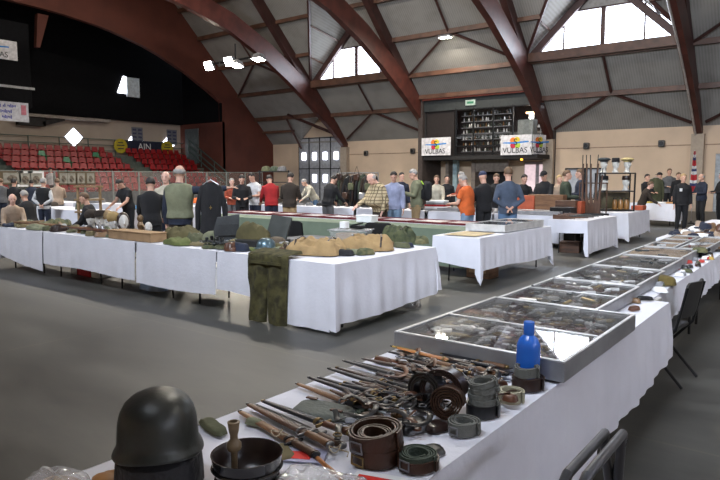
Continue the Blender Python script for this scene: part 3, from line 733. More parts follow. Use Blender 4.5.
# ================================================================ the rows of tables
def tables():
    # near row: runs away from the camera along +Y
    NR = 'folding tables of the near row'
    folding_table(-1.78, -.93, -.3, 1.5, label='nearest folding table, under the helmet and the belts', group=None)
    folding_table(-1.78, -.93, 1.52, 3.3, label='folding table under the first wide display case')
    folding_table(-1.78, -1.0, 3.32, 5.1, label='folding table under the second and third display cases')
    folding_table(-1.78, -1.04, 5.12, 7.4, label='folding table in the middle of the near row of display cases')
    folding_table(-1.8, -1.06, 7.42, 9.7, label='folding table under the far small display cases')
    cloth('white cloth on the nearest table, hanging to the floor on its right', -1.79, -.92, -.32, 4.85, S=.4, E=(.05, .36), W=.35, seed=3, amp=.02)
    cloth('white cloth of the far half of the near row, hem hanging high', -1.8, -1.05, 4.86, 9.72, E=(.5, .45), N=.4, W=.35, seed=5, amp=.02)
    folding_table(-2.05, -1.1, 9.95, 12.2, label='folding table heaped with small goods, past the display cases')
    cloth('white cloth on the heaped table past the display cases', -2.1, -1.05, 9.93, 12.25, S=.3, E=.3, N=.3, W=.3, seed=6)
    folding_table(-2.05, -1.1, 12.5, 14.9, label='farthest folding table behind the heaped one')
    cloth('white cloth on the farthest table behind the heaped one', -2.1, -1.05, 12.45, 15., S=.3, E=.3, N=.3, W=.3, seed=7)
    # left row, front edge along X
    z = .75
    segs = [(-12.0, -10.38, (.25, .08), 'leftmost white cloth of the left row, under khaki belts'), (-10.34, -7.7, (.24, .22), 'wide white cloth of the left row, in front of the mannequin heads'),
            (-7.66, -5.97, (.18, .2), 'white cloth of the left row under the green jackets'), (-5.95, -4.9, (.28, .25), 'narrow white cloth of the left row beside the hanging trousers')]
    for i, (a, b, h, lb) in enumerate(segs):
        cloth(lb, a, b, 4.88, 5.63, z, S=h, seed=20+i, amp=.012, N=.45, W=(.3, .15) if i == 0 else None)
    for i, (a, b) in enumerate(((-12, -10.4), (-10.35, -8.6), (-8.55, -6.8), (-6.75, -4.95))):
        folding_table(a, b, 4.9, 5.62, label=['leftmost folding table of the left row', 'folding table under the mannequin heads', 'folding table under the green jackets and straps', 'folding table of the left row beside the hanging trousers'][i])
    folding_table(-4.83, -4.1, 4.9, 6.88, label='folding table at the right end of the left row, under khaki garments')
    cloth('white cloth of the end table, trailing on the floor at its corner', -4.86, -4.08, 4.87, 6.9, z, S=(.04, .02), E=(.1, .14), N=.25, seed=31, amp=.022, corner=.02)
    folding_table(-6.5, -5.0, 6.5, 7.15, label='folding table carrying the plastic tub, behind the end table')
    cloth('grey cloth under the plastic tub, behind the end table', -6.52, -4.98, 6.48, 7.17, z, S=.3, E=.3, N=.3, W=.3, seed=32, m=mat('grey_cotton', (.16, .16, .165), .9))
    # second block
    folding_table(-4.93, -4.18, 8.3, 11.1, label='folding table with a brown paper sheet and a shallow case on it')
    cloth('white cloth with pointed hanging corner, beside the green tables', -4.95, -4.15, 8.28, 11.12, z, S=(.36, .3), E=(.27, .2), N=.2, seed=34, amp=.014, corner=.22)
    for i, (a, b) in enumerate(((-12.0, -9.7), (-9.65, -7.35), (-7.3, -5.0))):
        folding_table(a, b, 9.4, 10.15, label='folding table under the green cloth, ' + ['at its left end', 'in its middle', 'at its right end'][i])
    cloth('long green tablecloth behind the black folding chairs', -12.05, -4.98, 9.38, 10.17, z, S=.1, W=.1, seed=36, m=M_clothg, amp=.012)
    for i, (a, b) in enumerate(((-12.2, -9.9), (-9.85, -7.55), (-7.5, -5.2))):
        t = folding_table(a, b, 10.25, 11.0, label='folding table under the red-edged boards, ' + ['at the left', 'in the middle', 'at the right'][i])
        c = cloth('white cloth under the red-edged boards, ' + ['left one', 'middle one', 'right one'][i], a, b, 10.25, 11.0, z, S=.3, N=.3, seed=40+i)
        for j in range(3):
            w = (b-a)/3; bd = thing('display_board', 'flat red-edged board lying on the white cloth, %s of its table' % ['left one', 'middle one', 'right one'][j] + ', ' + ['left table', 'middle table', 'right table'][i], 'board', (a + w*(j+.5), 10.62, .755), 0, 'red-edged boards behind the green cloth')
            MB().box((0, 0, .012), (w-.06, .66, .02)).build('board_surface', mat('board_paper', (.5, .46, .46), .35), bd)
            f = MB(); 
            for s in (-1, 1): f.box((0, s*.34, .018), (w-.03, .025, .036)); f.box((s*(w/2-.02), 0, .018), (.025, .66, .036))
            f.build('edge_frame', mat('red_edge', (.13, .012, .018), .4), bd)
    # third line, along X in front of the back rows, and the gun table turning the corner
    rows = ((-20.5, -18.2, 'white cloth of the third line behind the standing man in white'), (-18.1, -15.9, 'white cloth of the third line behind the man in red'), (-15.8, -13.5, 'white cloth of the third line by the man in dark brown'),
            (-13.4, -11.1, 'white cloth of the third line, below the rail of dark coats'), (-11.0, -8.7, 'white cloth of the third line, behind the man with a backpack'), (-8.6, -6.75, 'white cloth of the third line, behind the man in orange'), (-6.7, -4.95, 'white cloth of the third line, next to the rifle table'))
    for i, (a, b, lb) in enumerate(rows):
        folding_table(a, b, 14.15, 14.9, label='folding table under the ' + lb.replace('white cloth', 'white-clothed part').replace('behind', 'behind'))
        cloth(lb, a, b, 14.12, 14.92, z, S=.12 if i > 4 else .05, N=.3, seed=50+i, amp=.01)
    folding_table(-4.85, -4.1, 12.95, 15.0, label='folding table with long guns lying on it')
    cloth('white cloth under the long guns, open at its front', -4.88, -4.06, 12.93, 15.02, z, S=(.48, .5), E=(.05, .1), N=.2, seed=60, amp=.014, corner=.42)
    folding_table(-4.9, -4.15, 16.3, 18.4, label='folding table under the black shelf rack')
    cloth('white cloth under the black shelf rack', -4.93, -4.12, 16.28, 18.42, z, S=(.15, .1), E=(.12, .18), N=.2, W=.2, seed=61, amp=.016)
    folding_table(-5.75, -4.2, 22.8, 23.6, label='folding table behind the guard with flat boards')
    cloth('white cloth behind the guard wearing a badge', -5.8, -4.15, 22.75, 23.65, z, S=.18, E=.2, N=.2, W=.2, seed=62)
    folding_table(-8.6, -6.2, 19.5, 20.3, label='folding table in front of the two framed boards')
    cloth('white cloth behind the standing rifles', -8.7, -6.1, 19.45, 20.35, z, S=.1, E=.2, N=.2, W=.2, seed=63)
    # far left block in front of the stands
    L = ((-20.2, -17.9, 8.9, 9.6, 'left far white cloth in front of the stands'), (-17.8, -15.5, 8.6, 9.3, 'white cloth below the mannequin with a white shirt'), (-16.3, -15.5, 9.8, 12.6, 'white cloth beside the man in black, with blue bags'),
         (-19.5, -17, 13.2, 14.0, 'white cloth far behind the man in black'), (-24, -21.6, 11, 11.8, 'white cloth of the stall below the framed prints'), (-21.4, -19, 11.2, 12, 'white cloth of the stall right of the framed prints'))
    for i, (a, b, c, d, lb) in enumerate(L):
        folding_table(a, b, c, d, label='folding table under the ' + lb); cloth(lb, a, b, c, d, z, S=.08, E=.08, N=.1, W=.1, seed=70+i)
    # chairs
    folding_chair('grey metal folding chair pushed to the near table, cut by the bottom edge', (-.77, 1.88, 0), PI/2, M_grey, back=.82)
    folding_chair('black folding chair pushed under the right side of the near row', (-1.1, 5.45, 0), PI/2 - .1, back=.84)
    folding_chair('black folding chair in front of the green cloth, beside the plastic tub', (xat(299, 8.0), 8.0, 0), .2, back=.9)
    folding_chair('black folding chair in front of the green cloth, behind the camouflage backpack', (xat(384, 8.0), 8.0, 0), .3, back=.95)
tables()

# ================================================================ the public
AWAY = math.radians(37.6)
def P(px, Y, ang, label, **k):
    return person(label, xat(px, Y), Y, AWAY + math.radians(ang), **k)
def people():
    A, LF, TW, RT = 0, 90, 180, 270
    P(181, 6.15, 0, 'person in olive vest over navy sleeves, seen from behind, holding up a black coat', h=1.84, top=F_navy, bottom=F_dbrown, vest=F_sage, hair=H_gr, style='bald', arms=('down', 'wide'), nod=.1)
    P(152, 6.3, 15, 'person with dark hair in a black jacket, left of the olive vest', h=1.66, top=F_black, bottom=F_black, hair=H_dk, nod=.2, arms='table', lean=.12)
    P(168, 7.4, 180, 'person facing the vest wearer, face half hidden behind the shoulder', h=1.76, top=F_cream, bottom=F_navy, hair=H_gr, style='bald', arms='front', skin=M_skin2)
    P(130, 8.9, 150, 'person in a black shirt looking down at the blue bags', h=1.66, top=F_black, bottom=F_black, hair=H_dk, sleeve='short', nod=.5, lean=.25, arms='table')
    P(14, 6.4, 215, 'seated bald person in a beige shirt leaning on the left tables', h=1.72, top=F_beige, bottom=F_navy, hair=H_gr, style='bald', seated=True, lean=.2, arms='table', skin=M_skin2)
    P(32, 7.15, 60, 'seated grey-haired person in a black jacket leaning to the left', h=1.8, top=F_black, bottom=F_black, hair=H_gr, seated=True, lean=.3, arms='table')
    P(92, 7.2, 100, 'seated dark-haired person in black behind the mannequin heads', h=1.76, top=F_black, bottom=F_black, hair=H_br, seated=True, lean=.1, arms='table', nod=.2)
    P(17, 8.6, 0, 'standing person in black with a grey beard area and dark hair, far left', h=1.6, top=F_black, bottom=F_black, hair=H_dk, arms='front')
    P(4, 9.4, 30, 'person in a dark grey top at the left edge of the photo', h=1.6, top=F_grey, bottom=F_navy, hair=H_br, arms='front')
    P(34, 10.4, 20, 'person in a navy jacket left of the white-sleeved one', h=1.55, top=F_navy, bottom=F_jean, hair=H_dk, lean=.15, arms='table')
    P(46, 8.2, 0, 'grey-haired person in black vest and white sleeves, hands clasped behind', h=1.62, top=F_white, bottom=F_navy, vest=F_black, hair=H_gr, arms='back')
    P(60, 9.9, 30, 'person in a beige jacket beside the black vest wearer', h=1.6, top=F_beige, bottom=F_grey, hair=H_br, arms='front')
    P(243, 11.6, 190, 'person in black jacket with white side stripes, looking down', h=1.72, top=F_black, bottom=F_black, hair=H_dk, nod=.4, arms='front')
    P(256, 12.4, 150, 'person in a white T-shirt with dark hair', h=1.78, top=F_white, bottom=F_navy, hair=H_dk, sleeve='short', nod=.25, arms='front', lean=.1)
    P(233, 13.2, 200, 'person with red face sitting low behind the striped jacket', h=1.6, top=F_rust, bottom=F_grey, hair=H_gr, arms='front', skin=M_skin2)
    P(272, 12.0, 20, 'person in a bright red jacket and dark blue jeans', h=1.76, top=F_red, bottom=F_navy, hair=H_dk, lean=.28, nod=.3, arms='table')
    P(290, 11.7, -10, 'person in a dark brown jacket and tan trousers', h=1.78, top=F_dbrown, bottom=F_tan, hair=H_dk, lean=.1, nod=.25, arms='front')
    P(315, 16.2, 120, 'person in white bending over in front of the grey door', h=1.7, top=F_cream, bottom=F_jean, hair=H_gr, lean=.6, arms='table')
    P(328, 12.9, -40, 'person in a black jacket and grey jeans leaning to the right', h=1.75, top=F_black, bottom=F_grey, hair=H_dk, lean=.28, nod=.3, arms='table')
    pl = P(380, 11.6, 125, 'bald person in a checked beige shirt looking down at the boards', h=1.8, top=F_plaid, bottom=F_dbrown, hair=H_gr, style='bald', lean=.18, nod=.55, belly=.16, arms=('pocket', 'table'), skin=M_skin2)
    pl.scale = (1.16, 1.1, 1.)
    P(394, 12.7, 170, 'person in a lavender shirt between the checked shirt and the green jacket', h=1.8, top=F_lav, bottom=F_jean2, hair=H_dk, nod=.3, arms='down', lean=.08)
    P(401, 15.7, 200, 'dark-haired person in a dark blue top behind the grey-haired one', h=1.78, top=F_navy, bottom=F_grey, hair=H_dk, arms='down')
    P(416, 13.4, 95, 'grey-haired person in a green field jacket looking at a phone', h=1.86, top=F_sage, bottom=F_tan, hair=H_gr, nod=.35, arms='phone')
    P(436, 16.2, 170, 'person in a pale jacket behind the green backpack', h=1.7, top=F_cream, bottom=F_grey, hair=H_br, arms='table', lean=.1)
    P(446, 17.2, 180, 'dark clothed person far behind the pale jacket', h=1.7, top=F_black, bottom=F_black, hair=H_dk, arms='down')
    P(462, 16.2, 110, 'person in a rust red shirt behind the orange T-shirt', h=1.8, top=F_rust, bottom=F_grey, hair=H_gr, arms='front', nod=.2)
    P(467, 12.0, 50, 'person in an orange T-shirt and pale jeans', h=1.72, top=F_orange, bottom=F_jean2, hair=H_gr, sleeve='short', nod=.35, lean=.08, arms='front', belly=.08)
    P(483, 12.6, 25, 'person in long black coat and blue cap next to the orange T-shirt', h=1.78, top=F_black, bottom=F_black, hair=mat('cap_blue', (.03, .04, .09), .8), style='cap', coat=.6, arms='front', nod=.2)
    P(495, 15.6, 170, 'person behind the dark coat, face towards the camera', h=1.75, top=F_black, bottom=F_grey, hair=H_br, arms='front', nod=.3)
    P(507, 12.1, 0, 'person in a blue grey hooded sweater, hands clasped behind the back', h=1.85, top=F_hood, bottom=F_jean, hair=H_br, arms='back', nod=.1)
    P(522, 16.2, 190, 'person in black behind the wooden crate stall', h=1.72, top=F_black, bottom=F_black, hair=H_dk, arms='table', nod=.2)
    P(543, 15.9, 140, 'person with a black cap in front of the lit doorway', h=1.82, top=F_black, bottom=F_black, hair=F_black, style='cap', arms='table', nod=.3)
    P(557, 17.8, 200, 'light-haired person far behind the olive green jacket', h=1.7, top=F_beige, bottom=F_grey, hair=H_bl, arms='down')
    P(564, 15.8, 250, 'person in an olive green jacket talking to the one in navy', h=1.82, top=F_dgreen, bottom=F_black, hair=H_br, arms='front')
    P(579, 17.2, 80, 'person in a navy jacket facing left, behind the rifles', h=1.86, top=F_navy, bottom=F_black, hair=H_br, arms='front', nod=.1)
    P(640, 20.6, 250, 'person leaning low in grey brown beside the shelf rack', h=1.55, top=F_dbrown, bottom=F_grey, hair=H_br, lean=.35, arms='table', skin=M_skin2)
    P(644, 24.6, 200, 'dark-haired person left of the pale green coat', h=1.75, top=F_black, bottom=F_black, hair=H_dk, arms='front')
    P(657, 26.5, 90, 'person in dark green with a dark cap by the far wall', h=1.82, top=F_dgreen, bottom=F_black, hair=F_black, style='cap', arms='front')
    P(666, 29.5, 170, 'tall light-haired person by the far wall', h=2.0, top=F_grey, bottom=F_black, hair=H_br, arms='front')
    P(675, 27.2, 180, 'person with brown hair right of the tall one', h=1.82, top=F_black, bottom=F_black, hair=H_br, arms='down')
    g = P(680, 20.6, 170, 'guard in black with a white badge on the chest, standing in the aisle', h=1.74, top=F_black, bottom=F_black, hair=H_bl, arms='down', coat=.8)
    MB().box((.1, .175, 1.27), (.07, .012, .09)).build('badge', M_white, g)
    P(699, 23.8, 100, 'bald person in a navy jacket beside the flag', h=1.76, top=F_navy, bottom=F_black, hair=H_gr, style='bald', arms='front', nod=.1)
    P(719, 24.5, 90, 'person in black at the right edge near the blue grey door', h=1.8, top=F_black, bottom=F_black, hair=H_br, arms='front')
people()
RIDGE_FILL = 800  # power of the unseen fill lamps added at the ridge

# ================================================================ the stands
def stadium():
    red = mat('seat_red', (.3, .008, .01), .45, var=.1); grn = mat('seat_green', (.02, .2, .08), .4); conc = mat('stand_concrete', (.1, .12, .1), .85); rail = mat('rail_green', (.06, .1, .085), .5)
    def seat(mt):
        mb = MB(); prof = [(.22, .02), (.2, .0), (.0, -.02), (-.17, .0), (-.2, .05), (-.225, .16), (-.24, .33)]
        rings = []
        for x, z in prof:
            w = .2 if z < .3 else .16
            rings.append([(x, -w, z + .03), (x, -w*.6, z), (x, w*.6, z), (x, w, z + .03), (x - .012, w, z + .055), (x - .012, w*.6, z + .03), (x - .012, -w*.6, z + .03), (x - .012, -w, z + .055)])
        mb.loft(rings); mb.box((0, 0, -.1), (.1, .3, .2)); return mb.mesh('stadium_seat', mt)
    mr, mg = seat(red), seat(grn)
    st = MB(); X0 = -38.6
    rows = []
    for k in range(8):
        x = X0 + .78*k + (.3 if k > 3 else 0); z = 3.25 - .375*k - (.1 if k > 3 else 0); rows.append((x, z))
        st.box((x, 21.0 if k < 4 else 19.5, (z-.2)/2), (.78, 17.4 if k < 4 else 20.4, z-.2))
    struct('stand_floor', st, conc, smooth=False)
    names = ['top row', 'second row from the top', 'third row from the top', 'fourth row from the top', 'fourth row from the bottom', 'third row from the bottom', 'second row from the bottom', 'bottom row']
    for k, (x, z) in enumerate(rows):
        for blk, (a, b) in enumerate(((10.2, 14.6) if k > 3 else (13, 14.6), (15.5 + .12*k, 22.6 + .18*k), (24.3 + .1*k, 28.6 - .05*k))):
            if k > 6 and blk == 2: continue
            y = a
            while y < b:
                gy = (k, blk) in ((1, 1), (2, 1)) and (abs(y - (17.9 if k == 1 else 18.95)) < .24 or (k == 1 and abs(y - 21.6) < .24))
                o = bpy.data.objects.new('stadium_seat', mg if gy else mr); C.objects.link(o); o.location = (x + .05, y, z)
                side = ['block at the left edge', 'middle block', 'right block'][blk]
                if gy: tag(o, 'green plastic stadium seat among the red ones, ' + names[k] + (', left one' if k == 1 and y < 19 else ', right one' if k == 1 else ''), 'seat')
                else: tag(o, 'red plastic stadium seat, %s, %s' % (names[k], side), 'seat', 'red seats of the %s, %s' % (names[k], side))
                y += .49
    # railing behind the top row and along the steps
    t = thing('railing', 'green grey railing behind the top row of red seats', 'railing', (X0 - .45, 21, 3.05))
    for i in range(9): MB().tube([(0, -7 + i*1.9, 0), (0, -7 + i*1.9, 1.1)], .03, 6).build('post', rail, t)
    for z in (.35, .72, 1.1): MB().tube([(0, -7.4, z), (0, 8.2, z)], .028, 6).build('rail', rail, t)
    t = thing('railing', 'sloping green grey handrail down the red wall beside the stands', 'railing', (0, 28.9, 0))
    for dz in (0, -.45, -.85): MB().tube([(-38.2, -.05, 4.4 + dz), (-33.8, -.05, 1.9 + dz), ], .045, 6).build('rail', rail, t)
    for f_ in (0, .33, .66, 1): MB().tube([(-38.2 + 4.4*f_, -.05, 4.4 - 2.5*f_), (-38.2 + 4.4*f_, -.05, 3.2 - 2.5*f_)], .035, 6).build('post', rail, t)
    # clear barrier panels in front of the stands
    pg = glass_mat('milky_barrier', opac=.13, ocol=(.4, .33, .32)); fr = mat('barrier_frame', (.25, .27, .25), .5)
    base = None
    for i in range(13):
        y = 10 + i*1.6; lab = 'clear barrier panel in front of the stands, grey frame'
        if base is None:
            base = thing('barrier_panel', lab, 'barrier', (-31.6, y, 0), 0, 'barrier panels in front of the stands')
            MB().box((0, 0, 1.4), (.02, 1.52, 1.05)).build('clear_panel', pg, base, smooth=False)
            MB().box((0, 0, .44), (.05, 1.56, .86)).build('lower_board', mat('barrier_board', (.13, .13, .13), .6), base, smooth=False)
            f = MB(); f.box((0, 0, 1.95), (.06, 1.58, .05)).box((0, -.775, 1), (.06, .04, 1.9)).box((0, .775, 1), (.06, .04, 1.9)); f.build('frame', fr, base, smooth=False)
        else: copy_tree(base, loc=(-31.6, y, 0))
    # banner on the top rail
    b = thing('banner', 'dark banner with white letters AIN between two yellow roundels', 'banner', (X0 - .36, 25.7, 3.75))
    MB().box((0, 0, 0), (.02, 3.0, .8)).build('cloth', mat('banner_dark', (.01, .015, .04), .7), b, smooth=False)
    text('AIN', .62, b, (.02, .0, 0), (PI/2, 0, PI/2), M_white, 'letters')
    for s in (-1, 1):
        q = MB().tube([(.012, s*1.85, 0), (.03, s*1.85, 0)], [.5, .5], 24); q.build('roundel', mat('roundel_yellow', (.5, .4, .02), .6), b)
        for z in (-.18, .05, .22): MB().box((.035, s*1.85, z), (.01, .6 - abs(z), .07)).build('dark_lettering', mat('banner_dark', (0,0,0)), b, smooth=False)
    # posters half over the diamond windows
    for i, (y, lb) in enumerate(((25.2, 'grey poster board over the middle diamond window'), (28.05, 'grey poster board over the right diamond window'))):
        p = thing('poster_board', lb, 'poster', (-39.2 + .1, y + .05, 4.55)); MB().box((0, 0, 0), (.04, .85, 1.1)).build('sheet', mat('poster_grey', (.16, .17, .2), .7), p, smooth=False)
        q = MB()
        for j in range(4):
            for l in range(2): q.box((.025, -.22 + l*.42, -.38 + j*.25), (.008, .28, .12))
        q.build('print', mat('poster_print', (.05, .05, .12), .7), p, smooth=False)
    # scoreboard box and signs on it
    s = thing('scoreboard', 'big black scoreboard box hanging above the left stands', 'scoreboard', (-34.0, 13.9, 7.4)); MB().box((0, 0, 0), (.3, 3.7, 4.3), bev=.03).build('housing', mat('score_black', (.006, .006, .007), .9, spec=.1), s)
    MB().box((.16, .9, -1.15), (.02, 2.2, .12)).build('grey_line', M_grey, s, smooth=False)
    logo_sign('white sign with the coloured logo, cut by the left edge of the photo', (-33.82, 14.05, 8.05), PI/2, 2.1, .95)
    s = thing('banner', 'white banner with three lines of blue lettering, at the left edge', 'banner', (-33.8, 14.3, 4.98)); MB().box((0, 0, 0), (.03, 2.4, .98)).build('cloth', mat('banner_white', (.42, .42, .46), .8), s, smooth=False)
    bl = mat('ink_blue', (.05, .05, .25), .6)
    for z, ws in ((.28, (.5, .32, .1, .42)), (0, (.42, .12, .12, .5)), (-.28, (.6, .2, .45))):
        q = MB(); x = -1.1
        for w_ in ws:
            while w_ > 0: q.box((.02, x, z + .015*math.sin(x*40)), (.008, .05, .13 + .05*math.sin(x*23))); x += .07; w_ -= .07
            x += .08
        q.build('lettering_line', bl, s, smooth=False)
    MB().box((.02, .95, .12), (.01, .25, .5)).build('pink_emblem', mat('pink_ink', (.4, .12, .16), .7), s, smooth=False)
    # framed prints in a line on the barrier
    fx = -31.45
    for i, (px, w, h, dark, lb) in enumerate(((12, .72, .5, 1, 'wide framed print, leftmost of the line in front of the stands'), (25, .5, .6, 0, 'white framed print, left one of the white pair'), (36, .52, .6, 0, 'white framed print, right one of the white pair'), (63.5, .36, .55, 1, 'small dark framed print right of the white-shirted figure'),
              (71.5, .36, .55, 1, 'second small framed print right of the white-shirted figure'), (81, .36, .55, 1, 'third small framed print right of the white-shirted figure'), (90.5, .36, .55, 1, 'rightmost small framed print in front of the stands'))):
        t0 = math.tan(_yw - math.atan((px-360)/623.)); y = -fx/t0
        h_ = h*1.25; w_ = w*1.5
        p = thing('framed_print', lb, 'picture', (fx, y, 1.93 - h_/2)); MB().box((0, 0, 0), (.03, w_, h_)).build('frame', M_white if not dark else mat('gilt_dark', (.12, .09, .05), .5), p, smooth=False)
        MB().box((.02, 0, 0), (.012, w_*.74, h_*.76)).build('sheet', mat('print_pale', (.3, .29, .25), .6), p, smooth=False)
        MB().ell((.026, 0, -.04), (.006, w_*.22, h_*.26)).build('picture_image', mat('print_image', (.16, .13, .1), .7, var=.4, scale=9), p)

def logo_sign(label, loc, rz, w, h, plain=False):
    """white board: four colour blobs, a brush stroke in blue, a black S and the town's name in spiky capitals"""
    s = thing('sign', label, 'sign', loc, rz)
    MB().box((0, 0, 0), (w, .04, h)).build('board', mat('sign_white', (.75, .73, .75), .5), s, smooth=False)
    k = h/1.05; Y = -.026
    for (x, z, c, n) in ((-.17, .24, (.75, .2, .02), 'orange_blob'), (.05, .26, (.8, .6, .03), 'yellow_blob'), (-.15, -.02, (.6, .02, .06), 'red_blob'), (.08, -.02, (.45, .6, .05), 'green_blob')):
        MB().ell(((x-.0)*k, Y, z*k), (.17*k, .006, .16*k)).build(n, mat(n, c, .6, var=.05), s)
    MB().add([(-.75*k, Y-.008, .1*k), (-.1*k, Y-.008, .06*k), (.72*k, Y-.008, .13*k), (.7*k, Y-.008, .2*k), (-.1*k, Y-.008, .15*k), (-.7*k, Y-.008, .15*k)], [(0, 1, 4, 5), (1, 2, 3, 4)]).build('blue_stroke', mat('stroke_blue', (.02, .25, .7), .6), s, smooth=False)
    text('S', .5*k, s, (-.02*k, Y - .014, .14*k), (PI/2, 0, 0), M_text, 'letter')
    text('VULBAS', .42*k, s, (-.05*k, Y - .008, -.29*k), (PI/2, 0, 0), M_text, 'letters', sx=.95)
    return s

# ================================================================ upper gallery on the far wall
def gallery():
    x0, x1, y0 = -19.75, -12.7, 31.8
    wg = mat('gallery_wall', (.22, .18, .15), .8)
    g = MB(); g.box(((x0+x1)/2, (y0+YF)/2 + .2, 2.75), (x1-x0, YF-y0+.4, .22)); struct('gallery_floor', g, M_dark, smooth=False)
    struct('wall_gallery_back', MB().box(((x0+x1)/2, YF + 1.6, 3.6), (x1-x0+.6, .2, 7.2)).box((x0 - .15, 33.8, 3.4), (.3, 4.2, 6.8)).box((x1 + .1, YF + .8, 3.6), (.2, 1.8, 7.2)), mat('bar_back', (.06, .045, .04), .8), smooth=False)
    struct('gallery_roof', MB().box(((x0+x1)/2, (y0+YF)/2 + 1, 6.15), (x1-x0, YF-y0+2.2, .15)), M_dark, smooth=False)
    struct('fascia_trim', MB().box(((x0+x1)/2, y0 + .1, 5.78), (x1-x0, .12, .62)), mat('fascia', (.03, .035, .035), .6), smooth=False)
    struct('purlin_beam', MB().box(((x0+x1)/2, y0 - .05, 6.22), (x1-x0, .22, .24)), mat('purlin_red', (.3, .06, .035), .5), smooth=False)
    e = thing('exit_sign', 'small pale exit sign on the dark fascia above the gallery', 'sign', (-16.65, y0 - .02, 5.8)); MB().box((0, 0, 0), (.62, .08, .3)).build('sign_box', mat('exit_pale', (.45, .55, .48), .5), e, smooth=False); MB().box((0, -.045, 0), (.4, .01, .12)).build('pictogram', mat('exit_green', (0,0,0)), e, smooth=False)
    # dark wall part behind the left sign, glazing with frames, made-up reflection shelves behind
    struct('wall_gallery_side', MB().box((-18.75, y0 + .25, 4.2), (1.9, .1, 2.7)), mat('dark_brown_panel', (.018, .012, .011), .8), smooth=False)
    struct('trim_5', MB().box((x0 + .05, y0+.3, 4.2), (.1, .3, 2.9)), M_dark, smooth=False)
    w = struct('window_20', MB().box((-15.9, y0 + .12, 4.2), (3.5, .02, 2.6)).box((-13.3, y0 + .12, 4.55), (1.7, .02, 1.9)), glass_mat('gallery_glass', refl=1.3, rough=.04, bump=.25), smooth=False)
    fr = MB()
    for x in (-17.62, -16.5, -15.3, -14.15): fr.box((x, y0 + .08, 4.2), (.07, .1, 2.7))
    for z in (2.95, 3.4, 5.45): fr.box((-15.05, y0 + .08, z), (5.2, .08, .06))
    fr.build('window_frame', M_blk, w, smooth=False)
    # made-up shelves of glasses, standing in for reflections on the pane
    for i in range(7):
        z = 3.1 + i*.34
        sh = thing('reflection_shelf', ['lowest', 'second', 'third', 'fourth', 'fifth', 'sixth', 'topmost'][i] + ' made-up shelf of glasses imitating reflections in the gallery glazing', 'shelf', (-16.05, y0 + .75, z))
        MB().box((0, 0, 0), (3.0, .3, .03)).build('board', M_grey, sh, smooth=False)
        for j in range(17):
            k = R.uniform(.7, 1.1); o = MB().lathe([(.05, 0), (.055*k, .09), (.03, .16*k), (.025, .22*k)], 6, (-1.4 + j*.175 + R.uniform(-.03, .03), R.uniform(-.08, .08), .017))
            q = o.build('glass', [M_alu, mat('glint_dark', (.03, .04, .03), .15), mat('glint_amber', (.12, .06, .02), .15), mat('glint_pale', (.5, .5, .5), .2)][R.choice((0, 1, 1, 2, 3))], sh)
    ll = thing('gallery_lamp', 'small warm strip lamp glowing inside the gallery bar', 'lamp', (-13.4, y0 + 1.6, 5.2)); MB().box((0, 0, 0), (1.3, .1, .1)).build('tube', mat('warm_tube', (1, .7, .4), emit=(1, .6, .3), es=3.), ll, smooth=False)
    MB().box((-.3, -.1, -.2), (.22, .12, .3)).build('lamp_head', mat('cool_lamp', (1, 1, 1), emit=(1, .95, .85), es=6.), ll, smooth=False)
    f = thing('bar_fridge', 'pale grey fridge standing inside the gallery bar', 'fridge', (-13.75, y0 + 1.1, 2.87)); MB().box((0, 0, .95), (.9, .6, 1.9), bev=.03).build('body', mat('fridge_grey', (.3, .32, .3), .5), f); MB().box((.38, -.32, 1.1), (.03, .04, .5)).build('handle', M_steel, f)
    c = thing('white_cone_lamp', 'white cone lamp standing behind the right logo sign', 'lamp', (-13.25, y0 + 1.75, 2.87)); MB().tube([(0, 0, 0), (0, 0, 1.6)], .025, 6).build('pole', M_white, c); MB().lathe([(.22, 0), (.05, .3), (.03, .42)], 16, (0, 0, 1.5)).build('lamp_shade', M_white, c)
    logo_sign('white logo sign at the left end of the gallery front', (-18.8, y0 - .12, 3.42), 0, 1.95, 1.03)
    logo_sign('white logo sign at the right end of the gallery front', (-13.85, y0 - .12, 3.36), 0, 1.75, 1.06)
    s = logo_sign('narrow logo sign on the turned end of the gallery front', (-12.72, y0 + .28, 3.36), PI/2.6, .95, 1.02)
    # below: recess walls, doors and pale blue post
    struct('wall_under_gallery', MB().box((-17.0, YF - .5, 1.3), (.25, 1.0, 2.6)).box((-18.8, YF - .45, 1.3), (.2, .9, 2.6)).box((-15.95, YF - .9, 2.3), (2.2, .1, .7)), wg, smooth=False)
    struct('pillar_blue', MB().box((-18.35, YF - .6, 1.33), (.28, .3, 2.66)), mat('pale_blue_paint', (.33, .45, .48), .6), smooth=False)
    o = struct('door_4', MB().prism([(-16.9, 0), (-15.0, 0), (-15.0, 1.7), (-15.5, 2.3), (-16.4, 2.3), (-16.9, 1.7)], 1, YF - .06, YF - .01), M_dark, smooth=False)
    o = struct('door_5', MB().box((-13.45, YF - .03, 1.25), (1.6, .08, 2.5)), mat('door_alu', (.3, .27, .27), .5), smooth=False)
    for dx in (-.45, .4): MB().box((-13.45 + dx, YF - .1, 1.4), (.62, .05, 1.9)).build('pane', mat('lit_pane', (.5, .4, .42), .4, emit=(.8, .6, .62), es=.55), o, smooth=False)
    sp = thing('doorway_lamp', 'tiny orange lamp under the right logo sign', 'lamp', (-13.55, y0 - .05, 2.58)); MB().ell((0, 0, 0), (.07, .07, .05)).build('bulb', mat('orange_glow', (1, .4, .05), emit=(1, .4, .03), es=3.), sp)

